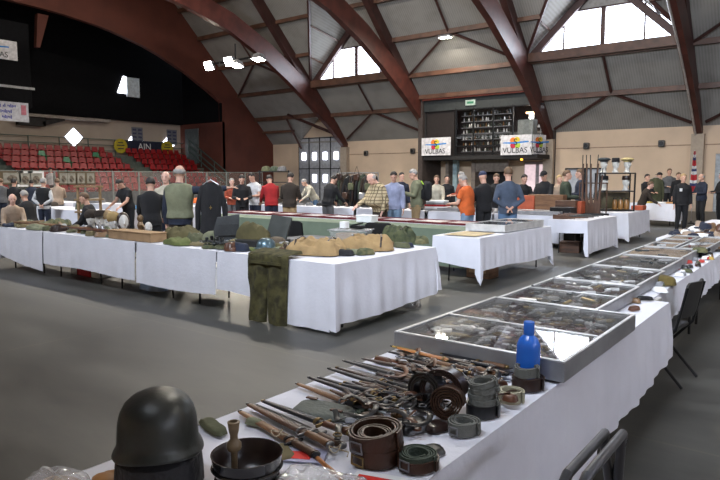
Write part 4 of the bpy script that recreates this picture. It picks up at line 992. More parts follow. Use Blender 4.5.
def wall_things():
    # grey wall speakers / vents seen on the beige wall
    base = None
    for i, (px, lb) in enumerate(((366, 'left of the two small wall speakers over the rail of coats'), (412, 'right of the two small wall speakers, left of the logo sign'), (583, 'small wall speaker above the two framed boards'), (657, 'small wall speaker above the black shelf rack'))):
        x = xat(px, YF - .1)
        if base is None:
            base = thing('wall_speaker', lb, 'speaker', (x, YF - .12, 3.25)); MB().box((0, 0, 0), (.3, .2, .34), bev=.04).build('housing', mat('speaker_grey', (.09, .085, .08), .6), base); MB().tube([(0, -.1, 0), (0, -.115, 0)], .11, 14).build('cone', M_blk, base)
        else: copy_tree(base, lb, (x, YF - .12, 3.3))
    # framed boards
    for i, (px, lb) in enumerate(((573, 'black framed grey board, left of two behind the rifles'), (593, 'black framed grey board, right of two, behind the rifles'))):
        x = xat(px, 22.0); b = thing('framed_board', lb, 'board', (x, 22.0, 0), 0)
        MB().box((0, 0, 1.42), (.62, .03, 1.0)).build('panel', mat('board_grey', (.3, .31, .33), .6), b, smooth=False)
        f = MB(); f.box((0, -.02, 1.94), (.7, .05, .05)).box((0, -.02, .88), (.7, .05, .05)).box((-.33, -.02, 1.41), (.05, .05, 1.1)).box((.33, -.02, 1.41), (.05, .05, 1.1)); f.build('frame', M_blk, b, smooth=False)
        for s in (-1, 1): MB().tube([(s*.3, 0, .9), (s*.32, .1, .012)], .015, 6).build('leg', M_blk, b)
    # flag on a pole
    x = xat(690, 24.6); t = thing('flag', 'red, white and blue crossed flag hanging from a pole beside the bald man', 'flag', (x, 24.6, 0)); t.scale = (.75, .8, 1)
    MB().tube([(0, 0, .01), (0, 0, 2.6)], .018, 8).build('pole', M_steel, t); MB().lathe([(.16, 0), (.16, .03), (.03, .06), (.02, .1)], 16).build('base', M_blk, t)
    fm = bpy.data.materials.new('crossed_flag'); fm.use_nodes = True; nt = fm.node_tree; p = nt.nodes['Principled BSDF']
    mb = MB(); mb2 = MB(); mb3 = MB(); rings = []
    for j in range(15):
        z = 2.55 - j*.1; w = .05 + .012*j; rings.append([(-w*.7, -.03*math.sin(j*.7) - .02, z), (-w*.25, -.07, z - .02), (w*.25, .0, z - .03), (w, -.06 + .02*math.sin(j), z), (w, -.05 + .02*math.sin(j), z), (w*.25, .01, z), (-w*.25, -.06, z), (-w*.7, -.02, z)])
    for j, r_ in enumerate(zip(rings, rings[1:])):
        c = (0, 1, 2, 0, 0, 1, 2, 1, 0, 0, 1, 2, 0, 0)[j]; MB().loft(list(r_)).build(('red_band', 'white_band', 'blue_band')[c], (mat('flag_red', (.35, .015, .02), .8), mat('flag_white', (.5, .5, .5), .8), mat('flag_blue', (.02, .03, .1), .8))[c], t)
    # green pale coat on a stand
    x = xat(653, 24.9); mannequin_coat('pale olive coat hanging on a stand among the visitors', x, 24.9, F_olive, 1.62)
    # floodlight clusters and lamps under the roof, plus added ridge fill lamps
    wl = mat('lamp_glow', (1, 1, 1), emit=(1, .93, .8), es=70.)
    def flood(n, loc, lb, arms, aim=(0, 0), power=120):
        t = thing('floodlight_cluster', lb, 'lamp', loc); MB().tube([(-2.3, 0, 0), (1.9, 0, 0)], .06, 6).build('crossbar', M_blk, t); MB().tube([(0, 0, 0), (0, 0, .9)], .04, 6).build('hanger', M_blk, t)
        for i, (dx, dz, ty) in enumerate(arms):
            h = MB(); h.T = Matrix.Translation((dx, -.15, dz)) @ Matrix.Rotation(ty, 4, 'X'); h.loft([[(-.2, -.16, .3), (.2, -.16, .3), (.2, .16, .3), (-.2, .16, .3)], [(-.36, -.28, 0), (.36, -.28, 0), (.36, .28, 0), (-.36, .28, 0)]]); hd_ = h.build('lamp_head', M_grey, t, smooth=False)
            g = MB(); g.T = h.T; g.box((0, 0, -.012), (.62, .46, .02)); g.build('lamp_glass', wl, hd_, smooth=False)
        area('flood', (loc[0], loc[1] - .2, loc[2] - .35), (loc[0] + aim[0], loc[1] + aim[1], 0), .8, .4, power, (1, .9, .74))
    flood(0, (-27.2, 23.9, 8.15), 'cluster of four glaring floodlights under the left arch', ((-2.16, -.1, -1.1), (-.4, -.05, -1.1), (.25, -.35, -.3), (2.0, -.2, -.2)), (6, -6), 500)
    for x, lb in ((-23.7, 'unseen fill lamp added at the ridge over the grey door bay'), (-16.4, 'unseen fill lamp added at the ridge over the gallery bay'), (-9.1, 'unseen fill lamp added at the ridge over the aisle'), (7.0, 'unseen fill lamp added at the ridge, right of the near row')):  # made-up lamps above the view, added to brighten the hall
        t = thing('added_ridge_lamp', lb, 'lamp', (x, YC, 13.9)); MB().box((0, 0, .06), (.9, .9, .12), bev=.02).build('housing', M_grey, t); MB().box((0, 0, -.01), (.8, .8, .02)).build('lamp_glass', wl, t, smooth=False); MB().tube([(0, 0, .1), (0, 0, 1.2)], .02, 6).build('hanger', M_blk, t)
        area('ridge_fill_light', (x, YC, 13.8), (x, YC, 0), .9, .9, RIDGE_FILL * (.3 if x > 0 else 1), (1, .93, .82))
    for i, (x, y, z, lb) in enumerate(((-16.45, 28.5, 8.75, 'rectangular roof lamp glowing under the purlin, above the gallery'),)):
        t = thing('roof_lamp', lb, 'lamp', (x, y, z)); MB().box((0, 0, .06), (.7, .35, .12), bev=.02).build('housing', M_grey, t); MB().box((0, 0, -.01), (.6, .28, .02)).build('lamp_glass', wl, t, smooth=False)
        area('roof_lamp_light', (x, y, z - .1), (x, y - 2, 0), .6, .3, 250, (1, .92, .78))

def mannequin_coat(label, x, y, m, top=1.5, rz=None, cross=False):
    t = thing('hanging_coat', label, 'coat', (x, y, 0), AWAY if rz is None else rz); rings = []
    for z, rx, ry in ((top - 1.15, .27, .12), (top - .8, .23, .11), (top - .5, .2, .1), (top - .2, .22, .11), (top - .08, .2, .09), (top, .08, .06)):
        rings.append([(rx*math.cos(a)*(1 + .06*math.sin(5*a + z*3)), ry*math.sin(a)*(1 + .15*math.sin(4*a + z*2)), z) for a in [2*PI*j/20 for j in range(20)]])
    MB().loft(rings).build('coat_body', m, t)
    for s in (-1, 1): MB().tube([(s*.17, 0, top - .1), (s*.27, .01, top - .4), (s*.29, .03, top - .75)], [.06, .06, .05], 10, round_=True).build('sleeve', m, t)
    MB().tube([(-.16, 0, top - .04), (0, 0, top + .04), (.16, 0, top - .04)], .01, 6).build('hanger', M_steel, t)
    if cross: MB().box((.02, -.13, top - .4), (.05, .01, .012)).box((.02, -.13, top - .4), (.012, .01, .06)).build('cross_medal', mat('medal_gold', (.5, .35, .12), .35, .8), t, smooth=False)
    return t
stadium(); gallery(); wall_things()

# ================================================================ display cases
M_medals = [mat('silver_piece', (.6, .6, .6), .42, .6), mat('brass_piece', (.34, .26, .13), .45, .5), mat('bronze_piece', (.14, .11, .075), .4, .7), mat('dark_iron', (.06, .065, .065), .4, .7), mat('enamel_red', (.15, .04, .035), .4), mat('enamel_white', (.7, .7, .68), .35), mat('ribbon_blue', (.04, .05, .1), .7), mat('leather_brown', (.07, .05, .035), .5), mat('ivory', (.42, .38, .3), .4)]
def small_meshes():
    S = []
    def add(n, mb, ms): S.append((n, [mb.mesh(n, m) for m in ms], n.replace('_', ' ')))
    K = M_medals
    add('round_badge', MB().lathe([(.004, 0), (.016, .001), (.017, .003), (.012, .005), (.002, .006)], 12), [K[0], K[1], K[4], K[5]])
    m = MB(); m.box((0, 0, .003), (.04, .011, .006)).box((0, 0, .003), (.011, .04, .0055)).lathe([(.008, .005), (.008, .008), (.001, .009)], 10); add('cross_medal', m, [K[0], K[3], K[1]])
    m = MB(); m.box((0, .028, .003), (.028, .034, .004)).lathe([(.002, 0), (.014, .001), (.014, .004), (.002, .005)], 12, (0, -.005, 0)); m2 = m; add('ribbon_medal', m, [K[4], K[6], K[5]])
    m = MB(); m.loft([[(-.05, -.004, .002), (-.05, .004, .002), (-.05, 0, .006)], [(.03, -.011, .002), (.03, .011, .002), (.03, 0, .008)], [(.085, -.001, .002), (.085, .001, .002), (.085, 0, .004)]]).tube([(-.05, 0, .007), (-.1, 0, .007)], [.009, .007], 8).box((-.05, 0, .007), (.008, .04, .01)); add('dagger', m, [K[0], K[3], K[2], K[1]])
    m = MB(); m.box((0, 0, .004), (.062, .004, .008)).box((0, .04, .004), (.062, .004, .008)).box((-.03, .02, .004), (.004, .04, .008)).box((.03, .02, .004), (.004, .04, .008)).box((0, .02, .006), (.006, .04, .004)); add('belt_buckle', m, [K[0], K[1], K[3]])
    m = MB(); m.tube([(-.04, 0, .01), (.03, 0, .01)], .009, 8).tube([(.03, 0, .01), (.05, 0, .01)], [.009, .002], 8); add('cartridge', m, [K[1], K[2], K[0]])
    m = MB(); m.box((0, 0, .006), (.07, .05, .012), bev=.004).box((0, 0, .013), (.05, .03, .004), bev=.001); add('small_case', m, [K[7], K[3], K[6], K[4]])
    m = MB(); m.lathe([(.028, 0), (.03, .004), (.03, .009), (.026, .011), (.002, .011)], 16).tube([(.03, 0, .006), (.045, 0, .006)], .004, 6); add('pocket_watch', m, [K[0], K[1], K[8]])
    m = MB(); m.tube([(-.06, 0, .009), (.02, 0, .009)], .0075, 8).loft([[(.02, -.012, .002), (.02, .012, .002), (.02, .012, .02), (.02, -.012, .02)], [(.07, -.012, .002), (.07, .012, .002), (.07, .012, .018), (.07, -.012, .018)]]).tube([(.065, 0, .012), (.085, -.035, .01)], [.011, .013], 8); add('old_pistol', m, [K[3], K[0]])
    return S
SM = small_meshes()
def case(label, x0, x1, y0, y1, z0=.765, h=.075, bars=(), n=30, m=None, felt=None, where='', seed=0, grp='', bias=None):
    n = int(n*1.35)
    rr = random.Random(seed + 100); m = m or mat('case_grey', (.3, .3, .31), .45, .4)
    cx, cy = (x0+x1)/2, (y0+y1)/2; w, d = x1-x0, y1-y0
    t = thing('display_case', label, 'display case', (cx, cy, z0))
    fz = h*.66; MB().box((0, 0, fz/2), (w-.035, d-.035, fz)).build('felt_floor', felt or mat('felt_dark', (.03, .03, .033), .95), t, smooth=False)
    s = MB()
    for sx in (-1, 1): s.box((sx*(w/2-.008), 0, h/2), (.016, d, h))
    for sy in (-1, 1): s.box((0, sy*(d/2-.008), h/2), (w-.033, .016, h))
    s.build('case_wall', m, t, smooth=False)
    f = MB(); al = mat('case_rim', (.6, .59, .58), .4, .3)
    for sx in (-1, 1): f.box((sx*(w/2-.011), 0, h + .004), (.02, d, .008), bev=.003)
    for sy in (-1, 1): f.box((0, sy*(d/2-.011), h + .004), (w-.045, .02, .008), bev=.003)
    for b in bars: f.box((0, b - cy, h + .004), (w-.045, .018, .008), bev=.003)
    lid = f.build('lid_frame', al, t)
    MB().box((0, 0, h - .002), (w-.04, d-.04, .003)).build('glass_lid', glass_mat('lid_glass', refl=1.2, opac=.03, ocol=(.6, .62, .65)), t, smooth=False)
    # many small objects lying in it, each one for itself, on a loose grid
    cols = max(1, int(round(math.sqrt(n*w/d)))); rws = int(math.ceil(n/cols))
    for j in range(rws):
        for i in range(cols):
            nm, ms, nice = SM[rr.choice(bias or [0, 1, 2, 4, 5, 0, 1, 2, 3, 6, 7, 8])]
            mi = rr.randrange(len(ms)); o = bpy.data.objects.new(nm, ms[mi]); C.objects.link(o)
            mg = .11 if nm in ('dagger', 'old_pistol', 'cartridge') else .05
            px = min(x1 - mg - .02, max(x0 + mg + .02, x0 + .06 + (w-.12)*(i+.5+rr.uniform(-.3, .3))/cols)); py = y0 + .06 + (d-.12)*(j+.5+rr.uniform(-.3, .3))/rws
            k = rr.uniform(.95, 1.35) * min(1.25, (w-.12)/cols/.062)
            py = min(y1 - mg*.8, max(y0 + mg*.8, py)); o.location = (px, py, z0 + fz + .0006); o.rotation_euler = (0, 0, rr.choice((0, PI/2, rr.uniform(0, 6)))); o.scale = (k, k, k)
            tag(o, '%s lying under the glass of %s' % (nice, where), nice.split()[-1], '%ss in %s' % (nice, where))
    return t
def cases():
    case('wide grey display case with two glass panes, nearest in the row', -1.78, -.89, 2.6, 3.78, bars=(3.14,), n=150, where='the nearest wide display case', seed=1, bias=[0, 1, 2, 4, 5, 0, 1, 3, 8], h=.085)
    case('display case behind the wide one, with bars of white metal', -1.78, -1.12, 3.82, 4.84, bars=(4.33,), n=62, where='the second display case', seed=2)
    case('third display case, counted from the blue bottle', -1.78, -1.14, 4.87, 5.8, bars=(), n=46, where='the third display case', seed=3)
    case('fourth display case, behind the brown cap', -1.78, -1.18, 5.83, 6.8, n=42, where='the fourth display case', seed=4)
    case('fifth display case, lined in pale cloth', -1.79, -1.2, 6.83, 7.75, n=32, felt=mat('felt_pale', (.3, .26, .2), .9), where='the fifth display case', seed=5)
    case('narrow far display case at the aisle side', -1.79, -1.46, 7.8, 9.5, n=24, bars=(8.35, 8.9), where='the narrow far case at the aisle', seed=6)
    case('narrow far display case beside the one at the aisle', -1.42, -1.14, 7.8, 9.5, n=20, bars=(8.6,), where='the narrow far inner case', seed=7)
    case('shallow grey display case at the far end of the cloth with a pointed corner', -4.9, -4.2, 9.25, 10.9, z0=.765, h=.11, bars=(10.1,), n=20, felt=mat('felt_blue_grey', (.1, .11, .13), .9), where='the shallow case behind the paper sheet', seed=8, m=mat('case_pale', (.55, .54, .52), .5))
    case('flat case by the third line of tables', -8.4, -6.9, 14.25, 14.8, n=14, z0=.765, where='the flat case behind the orange T-shirt', seed=9)
    case('long flat case at the end of the third line, left of the long guns', -6.5, -5.1, 14.2, 14.8, n=14, z0=.765, where='the long flat case left of the long guns', seed=10)
    s = thing('paper_sheet', 'brown paper sheet lying in front of the shallow case', 'paper', (-4.55, 8.72, .766)); MB().box((0, 0, 0), (.55, .7, .004)).build('sheet', mat('kraft_paper', (.5, .4, .24), .9), s, smooth=False)
cases()

# ================================================================ near table
K_brown = mat('belt_brown', (.05, .022, .012), .38, var=.2, bump=.2, bscale=50); K_black = mat('belt_black', (.012, .012, .013), .35); K_grey = mat('webbing_grey', (.14, .145, .13), .8, bump=.3, bscale=120)
K_green = mat('webbing_green', (.05, .07, .05), .8, bump=.3, bscale=120); K_cream = mat('webbing_cream', (.4, .38, .27), .8, bump=.3, bscale=120); K_rust = mat('leather_rust', (.11, .04, .018), .4, var=.25); K_tan = mat('leather_tan', (.2, .11, .045), .5, var=.2); K_dkbr = mat('leather_dark', (.03, .016, .013), .3)
W_dark = wood('walnut', (.04, .018, .01), (.11, .05, .025)); W_mid = wood('beech', (.1, .045, .02), (.22, .11, .05)); W_or = wood('orange_wood', (.3, .1, .025), (.5, .2, .05))
def coil(name, label, loc, r, h, turns, m, th=.0045, rz=0, rx=0, ry=0, gap=None, group=None, r_in=None, sx=1., cat='belt', buckle=None):
    t = thing(name, label, cat, loc, rz, group, rx, ry); t.scale = (1.12, 1.12, 1.08); gap = gap or th*1.7; mb = MB(); N = int(turns*28); rings = []
    for i in range(N + 1):
        a = i/28*2*PI; rad = r - gap*i/28*1. + .0015*math.sin(a*3); c, s = math.cos(a), math.sin(a)
        zo = .0015*math.sin(a*1.3)
        rings.append([(c*rad*sx, s*rad, .001), (c*(rad-th)*sx, s*(rad-th), .001), (c*(rad-th)*sx, s*(rad-th), h + zo), (c*rad*sx, s*rad, h + zo)])
    mb.loft(rings); mb.build('strap', m, t, ang=30)
    if buckle:
        q = MB(); q.tube([((r+.004)*sx*math.cos(a), (r+.004)*math.sin(a), h*(.2 + .6*b)) for a, b in ((-1.9, 0), (-1.9, 1), (-1.4, 1), (-1.4, 0), (-1.9, 0))], .003, 6); q.build('buckle', buckle, t)
    return t
def blade(name, label, p, q, kind, z=.76, w=.014, group=None, cat='bayonet'):
    """a sheathed bayonet or knife from its tip p to the end of its grip q, both on the table"""
    a = Vector((p[0], p[1], 0)); b = Vector((q[0], q[1], 0)); L = (b-a).length; t = thing(name, label, cat, (b.x, b.y, z), math.atan2(a.y-b.y, a.x-b.x), group)
    gl = min(.13, L*.34); sc, gr, fi = kind
    rings = []
    for u, ww in ((gl + .012, w*.95), (gl + .03, w*1.05), (L*.7, w*.92), (L - .02, w*.62), (L, w*.3)):
        rings.append([(u, ww*math.cos(k)*1., .012 + .0075*math.sin(k)*(ww/w)) for k in [2*PI*j/10 for j in range(10)]])
    MB().loft(rings).build('scabbard', sc, t)
    MB().tube([(gl + .028, 0, .012), (gl + .04, 0, .012)], w*1.12, 10, flat=.6).build('scabbard_mount', fi, t); MB().tube([(L-.012, 0, .012), (L, 0, .012)], [w*.5, w*.35], 8, flat=.7).build('scabbard_tip', fi, t)
    MB().box((gl + .006, 0, .012), (.009, w*4., .011), bev=.002).build('guard', fi, t)
    MB().loft([[(u, ww*math.cos(k), .013 + .011*math.sin(k)) for k in [2*PI*j/10 for j in range(10)]] for u, ww in ((gl, w*.8), (gl*.7, w*.9), (gl*.4, w*.78), (.018, w*.95))]).build('grip', gr, t)
    MB().ell((.01, 0, .013), (.012, w*.9, .011), 10, 6).build('pommel', fi, t)
    return t
def near_things():
    F = M_medals
    # steel helmet on a black woollen cap
    hx, hy = at(158.5, 444, .884)[:2]
    c = thing('woollen_hat', 'black quilted cap under the steel helmet', 'cap', (hx, hy, .757)); c.scale = (.97, .97, 1.22); q = MB(); rings = []
    for z, r_ in ((0, .118), (.01, .127), (.045, .126), (.08, .122), (.097, .1), (.1, .02)): rings.append([(r_*math.cos(a)*(1 + .02*math.sin(9*a)), r_*math.sin(a)*(1 + .02*math.sin(9*a)), z) for a in [2*PI*j/36 for j in range(36)]])
    q.loft(rings); q.build('crown', mat('black_quilt', (.012, .012, .014), .6, bump=.6, bscale=30), c)
    t = thing('steel_helmet', 'large dark green-grey steel helmet with flared rim, nearest object on the table', 'helmet', (hx, hy, .884), AWAY + .2); t.scale = (.95,)*3
    Hm = mat('helmet_paint', (.03, .033, .028), .4, .25, var=.25, scale=9, bump=.05, bscale=90, spec=.6); hb = MB(); rings = []; N = 48
    P_ = [(.137, -.012), (.139, -.014), (.1415, -.009), (.1395, -.003), (.131, .007), (.1265, .022), (.1245, .05), (.122, .08), (.115, .108), (.1, .134), (.078, .152), (.05, .164), (.022, .170), (.004, .171)]
    for r_, z in P_:
        ring = []
        for j in range(N):
            a = 2*PI*j/N; low = max(0, 1 - max(z, 0)/.05); fr_ = math.sin(a)
            rr = r_ + low*.006*max(0, fr_)**2; zz = z + low*(.014*abs(fr_)**2 - .006*math.cos(a)**2)
            ring.append((rr*math.cos(a)*.94, rr*math.sin(a)*1.06, zz))
        rings.append(ring)
    inner = [[(p[0]*.965, p[1]*.965, p[2]*.975 - .0015) for p in r_] for r_ in rings]
    hb.loft(rings, cap=False); hb.loft(inner, cap=False); hb.add([p for p in rings[0]] + [p for p in inner[0]], [(j, (j+1) % N, N + (j+1) % N, N + j) for j in range(N)]); hb.add(rings[-1], [tuple(range(N))])
    hb.build('shell', Hm, t, ang=60)
    MB().tube([(.1385*.94*math.cos(2*PI*j/36), (.1385 + .006*max(0, math.sin(2*PI*j/36))**2)*1.06*math.sin(2*PI*j/36), -.010 + .014*abs(math.sin(2*PI*j/36))**2 - .006*math.cos(2*PI*j/36)**2) for j in range(37)], .0035, 6).build('rim', Hm, t)
    for s in (-1, 1): MB().tube([(s*.118, 0, -.004), (s*.12, -.01, -.035), (s*.117, -.015, -.07)], .006, 6, flat=.35).build('chin_strap', K_green, t)
    # upturned black helmet liner and the turned wooden stick standing in front of it
    bx, by = at(247, 458, .84)[:2]; t = thing('upturned_helmet', 'upturned glossy black leather helmet with brown lining', 'helmet', (bx, by, .757))
    o = MB(); pr = [(.03, .0), (.062, .005), (.086, .028), (.098, .06), (.102, .095), (.1035, .1), (.101, .1), (.096, .094), (.09, .06), (.078, .032), (.05, .014), (.001, .01)]
    o.lathe(pr[:7], 40, cap=False); o.add([(.0, 0, 0)], []); o.lathe([(.001, 0), (.03, 0)], 40, cap=False); o.build('shell', mat('patent_black', (.01, .01, .011), .18, coat=.5), t)
    MB().lathe(pr[6:], 40, cap=False).build('lining', mat('lining_brown', (.02, .011, .009), .3), t)
    for z in (.03, .062): MB().tube([((.09 if z < .05 else .0995)*math.cos(2*PI*j/40), (.09 if z < .05 else .0995)*math.sin(2*PI*j/40), z) for j in range(41)], .0045, 6).build('ridge', mat('patent_black', (0,0,0)), t)
    sx, sy = at(235, 490, .757)[:2]; t = thing('turned_stick', 'turned dark wooden stick with cup-shaped top, standing upright', 'stick', (sx, sy, .757))
    MB().lathe([(.016, 0), (.017, .01), (.0095, .025), (.009, .07), (.0095, .115), (.018, .12), (.021, .128), (.021, .14), (.016, .146), (.011, .152), (.011, .165), (.014, .175), (.0165, .195), (.0175, .203), (.012, .205), (.010, .19), (.001, .188)], 24).build('shaft', wood('old_wood', (.09, .06, .03), (.22, .16, .09)), t)
    # olive pouch, fur pouch, cap
    lump('canvas_pouch', 'olive canvas strap pouch between the helmet and the upturned one', 'pouch', at(213, 428), .17, .06, .025, F_olive, rz=-.25, seed=3, n=18)
    lump('canvas_pouch', 'grey green felt pouch lying beside the fur-wrapped blades', 'pouch', at(254, 424), .07, .035, .025, F_sage, rz=.2, seed=4, n=14)
    t = lump('grey_pouch', 'large grey canvas pouch with brown leather tabs', 'pouch', at(323, 411), .24, .15, .022, mat('canvas_grey', (.14, .15, .13), .9, bump=.3, bscale=60), rz=.18, seed=9, n=28, ridge=.25)
    for dx, dy in ((-.08, .05), (.07, -.02)): MB().box((dx, dy, .022), (.05, .018, .006), bev=.002).build('leather_tab', K_rust, t)
    lump('linen_strip', 'khaki linen flap beside the upturned black helmet', 'cloth', at(281, 452), .12, .07, .012, mat('khaki_canvas', (.17, .14, .07), .9), rz=-.5, seed=12, n=16)
    t = lump('plastic_bag', 'crumpled clear plastic bag at the front edge of the table', 'bag', at(325, 492), .3, .16, .06, glass_mat('plastic_film', refl=2.2, rough=.12, opac=.28, ocol=(.8, .8, .82)), rz=.2, seed=15, ridge=1.0, n=30, fr=22)
    t = lump('plastic_bag', 'clear plastic bag with tan goods, bottom left corner', 'bag', at(58, 484, .757), .2, .12, .04, glass_mat('plastic_film', refl=2.2), rz=.3, seed=16, ridge=1.0, n=26, fr=22)
    lump('leather_pouch', 'orange tan leather pouch in front of the black cap', 'pouch', at(118, 489), .17, .1, .05, mat('leather_orange', (.42, .2, .06), .5), rz=.4, seed=17, n=20)
    lump('leather_pouch', 'tan cloth piece packed inside the bottom left plastic bag', 'pouch', at(60, 488, .757), .13, .08, .03, mat('packed_tan', (.5, .38, .26), .7), rz=.4, seed=18, n=16, ridge=.6)
    p = thing('printed_sheet', 'folded sheet with red and blue print at the front edge', 'paper', at(300, 455, .757), .5); MB().box((0, 0, .002), (.17, .1, .003)).build('sheet', mat('paper_violet', (.45, .45, .6), .8), p, smooth=False)
    MB().box((.0, -.01, .0045), (.08, .05, .002)).build('red_print', mat('print_red', (.7, .03, .02), .7), p, smooth=False); MB().box((-.06, .01, .0045), (.03, .06, .002)).build('blue_print', mat('print_blue', (.05, .06, .3), .7), p, smooth=False)
    p = thing('printed_sheet', 'sheet with a red band under the big brown belt coil', 'paper', at(385, 482, .757), .3); MB().box((0, 0, .002), (.2, .08, .003)).build('sheet', M_white, p, smooth=False); MB().box((0, -.01, .0045), (.17, .04, .002)).build('red_print', mat('print_red', (0,0,0)), p, smooth=False)
    # white string tags
    for i, (px, py, lb) in enumerate(((277, 432, 'pale string tied round the nearest sheathed blades'), (412, 372 + 22, 'pale string loop on the middle blades'), (335, 448, 'white string tag on the front blades'))):
        s = thing('string_tie', lb, 'string', at(px, py, .785)); MB().tube([(.016*math.cos(a), .022*math.sin(a), .008*math.sin(2*a)) for a in [2*PI*j/16 for j in range(17)]] + [(.04, .02, -.01), (.05, .0, -.015)], .0022, 5).build('string', mat('string_pale', (.5, .42, .3), .9), s)
    # sheathed blades: (tip pixel, grip pixel, scabbard, grip, fittings, label)
    I, S_, B = mat('blued_iron', (.03, .03, .034), .35, .6), mat('worn_steel', (.2, .2, .21), .4, .8), mat('worn_brass', (.25, .17, .07), .4, .8)
    L = [((239, 411), (318, 456), W_mid, W_dark, I, 'brown sheathed blade, nearest of the front bundle'), ((247, 407), (332, 450), W_dark, W_mid, S_, 'dark sheathed blade with a pale grip, second of the front bundle'),
         ((255, 405), (345, 447), I, W_dark, S_, 'black sheathed blade, third of the front bundle'), ((262, 404), (352, 438), I, K_rust, B, 'sheathed blade partly under the grey pouch'),
         ((296, 384), (372, 413), W_mid, I, S_, 'light brown sheathed blade above the grey pouch'), ((308, 381), (388, 408), I, I, S_, 'black sheathed blade behind the light brown one'),
         ((318, 378), (396, 402), I, W_dark, S_, 'black scabbard with a dark wooden grip, behind the steel-fitted ones'), ((328, 372), (404, 396), I, I, I, 'all black sheathed bayonet in the middle of the rows'),
         ((336, 368), (412, 391), K_dkbr, I, B, 'dark leather sheathed bayonet with brass fittings'), ((343, 364), (420, 386), I, W_dark, S_, 'long black bayonet reaching over the table edge'),
         ((352, 362), (432, 383), I, I, S_, 'black bayonet behind the long one, steel cap'), ((362, 362), (437, 379), K_dkbr, K_rust, S_, 'brown leather sheathed knife below the orange ones'),
         ((376, 357), (446, 376), K_rust, K_tan, B, 'rust coloured leather knife with brass guard'), ((388, 355), (455, 371), I, W_mid, S_, 'knife with steel fittings next to the display case'),
         ((391, 346.5), (462, 365), mat('sheath_yellow', (.5, .33, .08), .5), K_dkbr, I, 'yellow sheathed knife close to the wide display case'), ((396, 351), (474, 370), W_or, K_dkbr, B, 'orange wooden sheathed knife with white blade behind it'),
         ((440, 356), (508, 376), W_or, K_rust, I, 'long orange wooden sheath along the wide display case'), ((432, 358), (500, 380), I, W_mid, S_, 'black sheathed blade beside the long orange one'),
         ((420, 362), (490, 386), K_dkbr, W_dark, B, 'dark brown sheathed blade near the curled belts'), ((410, 366), (474, 390), S_, I, S_, 'steel scabbard shining near the curled belts')]
    for i, (a, b, sc, gr, fi, lb) in enumerate(L):
        zz = .758 + (.014 if i % 2 else 0) + (.0 if i < 4 else .004)
        blade('sheathed_bayonet', lb, at(*a, .77), at(*b, .77), (sc, gr, fi), zz, w=.017 if i > 3 else .019)
    bl = thing('naked_blade', 'bare white steel blade sticking out beside the yellow sheath', 'blade', at(432, 355, .79), -.25); MB().loft([[(-.09, -.01, 0), (-.09, .01, 0), (-.09, 0, .004)], [(.06, -.008, 0), (.06, .008, 0), (.06, 0, .003)], [(.1, 0, 0), (.1, .001, 0), (.1, 0, .001)]]).build('blade', F[5], bl)
    st = thing('wooden_stick', 'thin orange wooden stick lying along the front edge', 'stick', at(322, 462, .765), math.radians(-22)); MB().tube([(-.19, 0, 0), (.14, 0, .0)], [.006, .0075], 10, round_=True).build('shaft', W_or, st)
    MB().ell((.14, 0, 0), (.012, .0085, .0085)).build('stick_head', W_mid, st)
    for i in range(26):      # more sheathed blades crowded between the rows
        u = i/25; a = at(300 + 112*u + R.uniform(-4, 4), 388 - 36*u + R.uniform(-2, 2), .77); l = .3 + R.uniform(-.03, .07); an = math.radians(R.uniform(-8, 14))
        b = (a[0] + .14 + l*math.cos(an), a[1] - l*math.sin(an) + .02, 0); a = (a[0] + .14, a[1] + .02, 0)
        blade('sheathed_bayonet', 'dark sheathed blade half hidden among the crowded rows of bayonets', a, b, (R.choice((I, I, K_dkbr, W_dark)), R.choice((I, W_dark, K_dkbr, W_mid)), R.choice((I, S_, B))), .76 + R.uniform(.008, .02), w=.015, group='blades crowded between the rows')
    for i in range(44):
        px, py = (R.uniform(395, 500), 0) if i % 2 else (R.uniform(345, 440), 0); py = (R.uniform(352, 392) + (px-395)*.12) if i % 2 else R.uniform(392, 432)
        st = thing('leather_strap', 'narrow dark leather strap or frog curling between the blades and belt coils', 'strap', at(px, py, .772 + .0008*i), R.uniform(0, 6), 'loose straps on the nearest table')
        k = R.uniform(.6, 1.1); q = MB(); q.tube([(.05*k*t_ - .1, .03*math.sin(t_*1.6 + i)*k, .012 + .01*math.sin(t_*2.3 + i)) for t_ in [j*.4 for j in range(11)]], .011, 8, flat=.22); q.build('band', R.choice((K_rust, K_dkbr, K_black, K_brown, K_black, K_dkbr)), st)
        if i % 3 == 0: MB().tube([(-.1 + .014*math.cos(a_), .03*math.sin(i)*k + .014*math.sin(a_), .02) for a_ in [j*PI/4 for j in range(9)]], .0022, 5).build('buckle', R.choice((S_, B)), st)
    # leather frogs and small straps between the blades
    for i, (px, py, w, d, m, lb) in enumerate(((383, 357+6, .1, .04, K_rust, 'rust leather holster above the black bayonets'), (408, 369, .12, .05, K_rust, 'brown leather frog with brass studs'), (375, 394, .05, .025, mat('bone', (.5, .4, .22), .6), 'pale bone handle piece among the black bayonets'), (393, 399, .045, .025, mat('bone', (0,0,0)), 'second pale bone piece, right of the first'),
            (372, 421, .1, .05, K_brown, 'brown leather frog next to the big brown coil'), (352, 432, .09, .03, K_tan, 'tan leather strap end left of the big brown coil'), (350, 421, .04, .04, mat('grey_tin', (.3, .31, .33), .5), 'small round grey tin below the grey pouch'), (455, 384, .1, .05, K_rust, 'red brown leather piece behind the curled belts'), (487, 372, .1, .045, K_dkbr, 'dark leather piece at the foot of the display case'),
            (415, 398, .12, .07, K_black, 'black leather holster left of the standing belt roll'), (500, 385, .07, .04, K_rust, 'rust leather loop left of the brown coil by the bottle'), (432, 452, .09, .07, K_black, 'black leather case between the belt coils'), (410, 428, .15, .1, K_black, 'black shiny leather case behind the green coil'), (436, 428, .09, .08, K_dkbr, 'dark leather case beside the black one'))):
